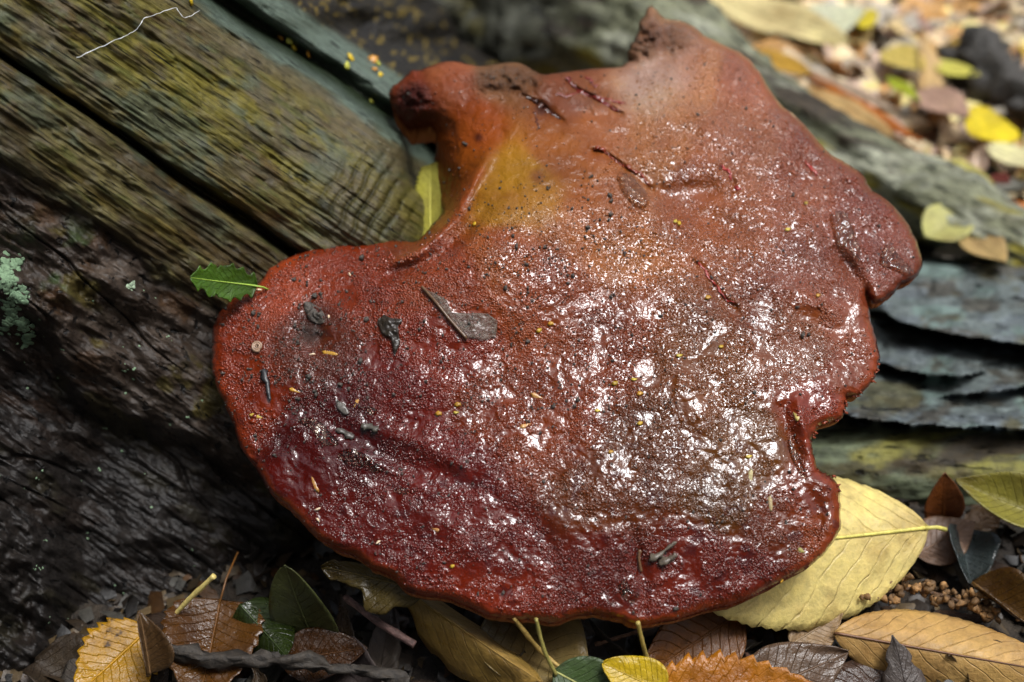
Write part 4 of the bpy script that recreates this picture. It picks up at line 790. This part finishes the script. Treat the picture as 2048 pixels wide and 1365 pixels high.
# lichen
def lichen(label, pts, n, spread, r, col):
    Vs, Fq, Ft, off = [], [], [], 0
    for k in range(n):
        c = pts[RNG.integers(len(pts))]; x, y = c[0]+RNG.normal(0, spread), c[1]+RNG.normal(0, spread); V, Fc = blob(1, k, 6, 4); rr = r*RNG.uniform(.5, 1.5)
        nr = trunk_nrm(x, y); p = trunk_point(x, y); t1 = np.cross(nr, [0, 0, 1.0]); t1 /= np.linalg.norm(t1); t2 = np.cross(nr, t1)
        V = p+rr*(V[:, :1]*t1+V[:, 1:2]*t2+.16*V[:, 2:]*nr)+nr*rr*.08; Vs.append(V); Fq.append(Fc[0]+off); Ft.append(Fc[1]+off); off += len(V)
    o = obj('lichen', mesh_np('lichen', np.concatenate(Vs), [np.concatenate(Fq), np.concatenate(Ft)], MAT_LICHEN)); o.color = (*lin(col), 1); return tag(o, label, 'lichen')
lichen('pale mint lichen crust on the bark, upper cluster', [(12,525),(8,545),(18,560),(10,575),(30,530)], 100, 8, .0011, (116,142,110))
lichen('pale mint lichen crust on the bark, lower larger cluster', [(15,610),(25,620),(40,600),(20,640),(45,650),(50,680),(35,590),(10,655),(58,672)], 150, 7, .0011, (112,138,108))
lichen('small pale lichen spot by the edge of the bark step', [(263,572)], 14, 4, .0008, (158,178,150))
lk = lichen('tiny scattered lichen specks over the dark bark', [(RNG.uniform(0, 420), RNG.uniform(560, 1300)) for _ in range(60)], 70, 3, .0004, (132,160,126)); lk['kind'] = 'stuff'
# strand of spider silk with droplets
sp = catmull(np.array([(150,118),(208,90),(244,74),(272,56),(284,38),(308,30),(344,18),(352,24),(366,38),(395,24)]), 5, False)
pp = np.array([trunk_point(x, y)+trunk_nrm(x, y)*.0012 for x, y in sp]); o = obj('spider_silk', mesh_np('spider_silk', *tube(pp, .00007*(1+1.6*np.abs(vnoise(np.arange(len(pp))*1.3, np.zeros(len(pp)), 4))), 5), MAT_SILK)); tag(o, 'wavy white thread of spider silk across the split wood', 'silk')

# ================================================================== THINGS LYING ON THE CAP
def surf_patch(name, poly, lift, mat, col, g=3.0, dome=0.0, smoothp=3, wob=0.0, rimw=8.0, th=0.0006):
    """a thin closed sheet that follows the cap"""
    pl = catmull(poly, smoothp) if smoothp > 1 else np.array(poly, float); X, Y, d, bf, Q = clipped_grid(pl, g)
    lf = lift+dome*np.sqrt(np.clip(d/rimw, 0, 1))+wob*fbm(X/9, Y/9, 7, 2)*np.clip(d/3, 0, 1); P = np.concatenate([fungus_pt(X, Y, 0.0)]); nr = fungus_nrm(X, Y); T_ = P+nr*lf[:, None]
    n = len(X); intr = ~bf; bid = np.arange(n); bid[intr] = n+np.arange(intr.sum()); Bt = T_-nr*(th+lf*0.9)[:, None]
    me = mesh_np(name, np.r_[T_, Bt[intr]], [Q, bid[Q][:, ::-1]], mat); o = obj(name, me); o.color = (*lin(col), 1); return o
def film_leaf_mat():
    m, t, p, o = new_mat('thin_leaf'); oc = objco(t); n = noise(t, vscale(t, oc, (1, 3, 1)), 400, 4, .7); t.links.new(ramp(t, n, [(.3, (.05, .045, .035)), (.7, (.2, .18, .14))]), p.inputs['Base Color']); p.inputs['Roughness'].default_value = .22
    t.links.new(bump(t, n, .8, .0008), p.inputs['Normal']); tr = t.nodes.new('ShaderNodeBsdfTransparent'); ms = t.nodes.new('ShaderNodeMixShader'); t.links.new(ramp(t, n, [(.3, .7), (.7, .35)]), ms.inputs[0]); t.links.new(p.outputs[0], ms.inputs[1]); t.links.new(tr.outputs[0], ms.inputs[2]); t.links.new(ms.outputs[0], o.inputs[0]); return m
MAT_THIN = film_leaf_mat()
e = bpy.data.objects.new('leaf_fragment', None); COL.objects.link(e); e.location = fungus_pt(920, 640)[0]; tag(e, 'translucent grey leaf fragment with a straight rib stuck to the cap', 'leaf fragment')
fr = surf_patch('blade', [(848,580),(870,587),(894,602),(903,626),(934,628),(974,627),(996,642),(992,676),(966,682),(934,675),(918,664),(890,632)], .0006, MAT_THIN, (120,110,88), smoothp=1, wob=.0003); fr.parent = e; fr.location = -e.location
q = catmull(np.array([(844,574),(872,605),(900,640),(934,678)]), 5, False); r_ = obj('rib', mesh_np('rib', *tube(fungus_pt(q[:, 0], q[:, 1], .0010), .0006, 6), MAT_SCRAPWET), e, -e.location); r_.color = (*lin((96, 72, 52)), 1)
o = surf_patch('leaf_scrap', [(757,645),(770,632),(785,640),(808,641),(796,655),(800,690),(790,715),(783,680),(765,668)], .0010, MAT_SCRAPWET, (44,38,32), smoothp=1, g=2.0, wob=.0010); tag(o, 'black torn leaf scrap beside the pit in the cap', 'leaf scrap')
o = surf_patch('leaf_scrap', [(672,800),(690,810),(700,828),(690,832),(676,818)], .0008, MAT_SCRAPWET, (96,92,86), smoothp=1, wob=.0008); tag(o, 'small grey scrap above the bright water film', 'leaf scrap')
o = surf_patch('soil_clump', [(606,610),(622,606),(645,622),(652,640),(640,650),(618,640)], .0003, MAT_GRITWET, (70,64,58), g=2.0, smoothp=2, wob=.0016, dome=.0005); tag(o, 'grey brown soil clump at the edge of the pit', 'soil')
def cstick(label, pl, r, col, lift, ns=7, taper=(1, .4), seed=0, name='wood_splinter'):
    q = catmull(np.array(pl, float), 5, False); rr = np.linspace(r*taper[0], r*taper[1], len(q))*(1+.45*vnoise(np.arange(len(q))*1.1, 0*q[:, 0], seed+3)); rr[0] *= .4; rr[-1] *= .4; o = obj(name, mesh_np(name, *tube(fungus_pt(q[:, 0], q[:, 1], lift), rr, ns, .6, seed, .8), MAT_SCRAP, smooth=False)); o.color = (*lin(col), 1); return tag(o, label, 'splinter')
cstick('grey pointed wood splinter near the front rim', [(1298,1122),(1325,1105),(1354,1084)], .0012, (92,84,72), .0016, seed=1)
cstick('broken dark splinter lying under the grey pointed one', [(1318,1128),(1340,1118),(1352,1108)], .0014, (90,80,68), .0012, seed=2, taper=(1, .8))
cstick('thin upright brown splinter left of the grey pointed one', [(1280,1100),(1278,1125),(1284,1145)], .0006, (100,72,48), .0012, seed=3)
cstick('black thin stick left of the water film', [(528,738),(534,765),(540,802)], .0010, (46,46,48), .0010, seed=4, taper=(1.3, .8))
cstick('grey bark flake between the two water films', [(672,858),(690,866),(708,876)], .0012, (74,70,64), .0006, seed=5, taper=(.8, .8))
cstick('short silvery flake right of the grey bark flake', [(722,852),(745,856),(756,860)], .0014, (82,78,70), .0006, seed=6, taper=(1, .8))
def scale_(label, x, y, L, col, ang, group, cat='bud scale', name='bud_scale', curl=1.2):
    n = fungus_nrm(np.array([x]), np.array([y]))[0]; p = fungus_pt(x, y)[0]+n*.0006; tdir = np.array([math.cos(ang), math.sin(ang), 0]); M, _ = frame(p, p+tdir, n); tt = np.array(M)[:3, 0]; M, _ = frame(p, p+(tt-n*(tt@n)), n)
    me, _m = leaf_mesh(name, MAT_SCRAPWET, L=L, W=.34, kind='ovate', nu=8, nv=2, fold=-.3, curl=-curl, bend=-.5, wave=.05, seed=int(x), thick=.0003); o = obj(name, me); o.matrix_world = M; o.color = (*lin(col), 1); return tag(o, label, cat, group)
for k, (x, y, L, lab) in enumerate([(1062,788,.0075,'curled tan bud scale above the orange film in the cap centre'),(1040,855,.0078,'broad tan bud scale with a pale face left of the cap centre'),(645,705,.0062,'yellow tan bud scale at the foot of the pit'),(716,800,.0062,'tan bud scale above the wet glint beside the water film'),(580,778,.0056,'ochre bud scale right of the black thin stick'),(500,830,.0060,'pale yellow ragged scale by the left rim'),(636,985,.0080,'curled brown husk on the smooth dark red skin'),(1596,842,.0060,'yellow tan scale beside the torn right rim'),(1502,940,.0060,'pale curled scale in the glistening part'),(1540,992,.0055,'buff scale below the pale curled scale'),(1596,1098,.0060,'olive scale stuck at the right end of the front rim'),(878,1062,.0055,'tan scale on the red front lobe')]):
    scale_(lab, x, y, L, [(176,130,70),(186,140,84),(178,134,52),(186,140,76),(184,140,50),(186,160,70),(166,120,60),(186,166,96),(190,176,130),(170,150,110),(160,150,90),(170,120,70)][k], RNG.uniform(0, 6.28), 'scales on the cap')
me_y = [mesh_np('yellow_flake', blob(.0010, 60+k)[0]*np.array([1.25, .75, .35])*RNG.uniform(.7, 1.3, (len(blob(1, 0)[0]), 1)), blob(.0012, 60+k)[1], MAT_SCRAP, smooth=False) for k in range(3)]
for k, (x, y) in enumerate([(1078,662),(1102,648),(1358,712),(1442,695),(1636,592),(1268,760),(1230,768),(1280,788),(1195,822),(1280,848),(1222,905),(1575,460),(1612,408),(878,828),(912,826),(950,450),(1416,596),(1497,914),(905,1133),(1562,1162),(1350,444),(1358,448),(916,810)]):
    n = fungus_nrm(np.array([float(x)]), np.array([float(y)]))[0]; o = obj('yellow_flake', me_y[k % 3], None, fungus_pt(x, y)[0]+n*.0004); o.rotation_euler = Vector(n).to_track_quat('Z', 'Y').to_euler(); o.scale = (RNG.uniform(.7, 1.1),)*3; o.color = (*lin([(196,158,34), (186,138,40), (200,174,60)][k % 3])*RNG.uniform(.6, 1.1), 1)
    tag(o, 'tiny bright yellow flake stuck on the wet cap', 'flake', 'yellow flakes on the cap')
me_e = mesh_np('pale_grain', blob(.0006, 77)[0]*np.array([2.1, .7, .7]), blob(.0006, 77)[1], MAT_SCRAPWET)
for k, (x, y) in enumerate([(519,581),(658,634),(624,710),(700,550),(637,1018),(636,1040),(757,1085)]):
    n = fungus_nrm(np.array([float(x)]), np.array([float(y)]))[0]; o = obj('pale_grain', me_e, None, fungus_pt(x, y)[0]+n*.0003); M, _ = frame((0, 0, 0), (math.cos(k*1.7), math.sin(k*1.7), 0), n); o.rotation_euler = M.to_euler(); o.color = (*lin((220, 196, 164)), 1)
    tag(o, 'tiny pale rice shaped grain on the cap', 'grain', 'pale grains on the cap')
def snail():
    c = fungus_pt(516, 694)[0]; n = fungus_nrm(np.array([516.]), np.array([694.]))[0]; M, _ = frame(c, c+np.array([1, 0, 0]), n); Rm = np.array(M)[:3, :3]; u = np.linspace(0, 1, 60); th = u*2*math.pi*2.6+1.2; r = .0002+.0017*u
    P = c+n*.0006+(np.c_[r*np.cos(th), r*np.sin(th), .0004*(1-u)])@Rm.T; ext = P[-1]+np.outer(np.linspace(.15, 1, 8), (np.array([.0006, .0032, 0])@Rm.T)); P = np.r_[P, ext]; rr = np.r_[.0002+.0004*u, np.linspace(.0006, .0003, 8)]
    o = obj('snail_shell', mesh_np('snail_shell', *tube(P, rr, 7), MAT_SCRAPWET)); o.color = (*lin((150, 122, 100)), 1); tag(o, 'tiny flat coiled snail shell on the left of the cap', 'shell')
snail()
def grit():
    xs, ys, ss = [], [], []
    while len(xs) < 3800:
        x, y = RNG.uniform(420, 1840), RNG.uniform(120, 1245); dens = .10+.75*math.exp(-(((x-640)/230)**2+((y-620)/150)**2))+.45*math.exp(-(((x-1080)/170)**2+((y-470)/110)**2))+.35*math.exp(-(((x-1150)/260)**2+((y-720)/170)**2))+.5*math.exp(-(((x-620)/60)**2+((y-650)/50)**2))+.6*math.exp(-(((x-600)/110)**2+((y-780)/60)**2))+.5*math.exp(-(((x-690)/90)**2+((y-500)/20)**2))
        if float(vnoise(x/22, y/22, 51))*.9+.4 < RNG.random(): continue
        if RNG.random() < dens: xs.append(x); ys.append(y); ss.append(RNG.gamma(1.3, .00012)+.00012)
    xs = np.array(xs); ys = np.array(ys); k = inside(xs, ys, OUTS); xs, ys, ss = xs[k], ys[k], np.minimum(np.array(ss)[k], .0011); P = fungus_pt(xs, ys); nr = fungus_nrm(xs, ys)
    base, Fc = blob(1.0, 5, 5, 4); n = len(xs); V = base[None]*ss[:, None, None]*RNG.uniform(.45, 1.45, (n, len(base), 1))*RNG.uniform(.6, 1.3, (n, 1, 3)); V = V+(P+nr*ss[:, None]*.45)[:, None]; m = len(base); off = (np.arange(n)*m)[:, None, None]
    me = mesh_np('soil_grains', V.reshape(-1, 3), [(Fc[0][None]+off).reshape(-1, 4), (Fc[1][None]+off).reshape(-1, 3)], MAT_GRITWET, smooth=False); tag(obj('soil_grains', me), 'dark soil grains scattered over the wet cap', kind='stuff')
grit()
WL = ['water film ring beside the grey bark flake', 'bright oblong water film on the red skin', 'narrow water film below the oblong one', 'small water bead above the silvery flake', 'shining water film above the right notch', 'shining water film on the right hand lobe', 'water film near the front rim', 'water film beside the torn right fold', 'water film below the peeled skin edge']
for k, pl in enumerate([[(595,844),(608,836),(627,837),(649,850),(660,865),(677,882),(674,892),(649,892),(636,881),(622,859)], [(675,911),(693,898),(718,903),(742,917),(756,930),(770,941),(748,947),(731,936),(715,933),(693,928)], [(786,982),(802,975),(822,980),(832,984),(808,990)], [(729,821),(742,814),(756,822),(745,832)], [(1660,430),(1690,425),(1710,470),(1722,505),(1712,535),(1690,515),(1672,490),(1665,460)], [(1765,500),(1780,490),(1805,520),(1830,545),(1815,556),(1785,540),(1760,530)], [(1236,1168),(1252,1160),(1262,1180),(1280,1190),(1262,1208),(1242,1192)], [(1575,880),(1590,895),(1605,930),(1615,960),(1600,950),(1582,915)], [(1235,345),(1262,352),(1285,375),(1300,400),(1282,420),(1255,400),(1240,375)]]):
    o = surf_patch('water_film', pl, .0001, MAT_WATER, (255,255,255), g=2.0, dome=.0010, wob=.0004, rimw=7.0, th=.0003); tag(o, WL[k], 'water')

# ================================================================== HOLLY SCRUB ADDED OUT OF FRAME (unseen, put in to shade the near side)
def shade_bush(label, x, y, r, hgt, seed):
    rg = np.random.default_rng(seed); e = bpy.data.objects.new('shade_bush', None); COL.objects.link(e); e.location = (x, y, 0); tag(e, label, 'bush', 'unseen holly bushes added for shade')
    n = 3600; d = rg.normal(size=(n, 3)); d /= np.linalg.norm(d, axis=1)[:, None]; rad = rg.random(n)**.4; C = d*rad[:, None]*np.array([r, r, hgt/2])*(1+.25*fbm(d[:, 0]*3, d[:, 1]*3+d[:, 2]*2, seed, 3))[:, None]+np.array([0, 0, hgt/2+.1]); C[:, 2] = np.maximum(C[:, 2], .04)
    a = rg.normal(size=(n, 3)); a /= np.linalg.norm(a, axis=1)[:, None]; b = np.cross(a, rg.normal(size=(n, 3))); b /= np.linalg.norm(b, axis=1)[:, None]; c = np.cross(a, b); L = rg.uniform(.035, .06, n)[:, None]; W = L*.5
    V = np.stack([C-a*L, C+b*W+c*W*.4, C+a*L, C-b*W+c*W*.4], 1).reshape(-1, 3); i = np.arange(n)[:, None]*4; T = np.r_[i+np.array([[0, 1, 2]]), i+np.array([[0, 2, 3]])]
    o = obj('foliage', mesh_np('foliage', V, T, MAT_HOLLY, smooth=False), e); o.color = (*lin((52, 74, 38)), 1)
    for k in range(4):
        q = catmull(np.array([(0, 0, -.02), (rg.normal(0, .1), rg.normal(0, .1), hgt*.4), (rg.normal(0, .3)*r, rg.normal(0, .3)*r, hgt*.85)]), 6, False); st = obj('stem', mesh_np('stem', *tube(q, np.linspace(.022, .006, len(q)), 7), MAT_TWIG), e); st.color = (*lin((96, 88, 74)), 1)
MAT_HOLLY = plain_mat('holly_leaf', None, .3, .3, .002, 40)
for k, (x, y, r, hh) in enumerate([(-1.7, -.6, .9, 2.6), (-.75, -1.5, .9, 3.0), (.45, -1.7, .9, 2.8), (1.55, -1.1, .8, 2.2), (-2.0, .6, .8, 2.6)]): shade_bush('dark green holly bush added out of view for shade', x, y, r, hh, 900+k)
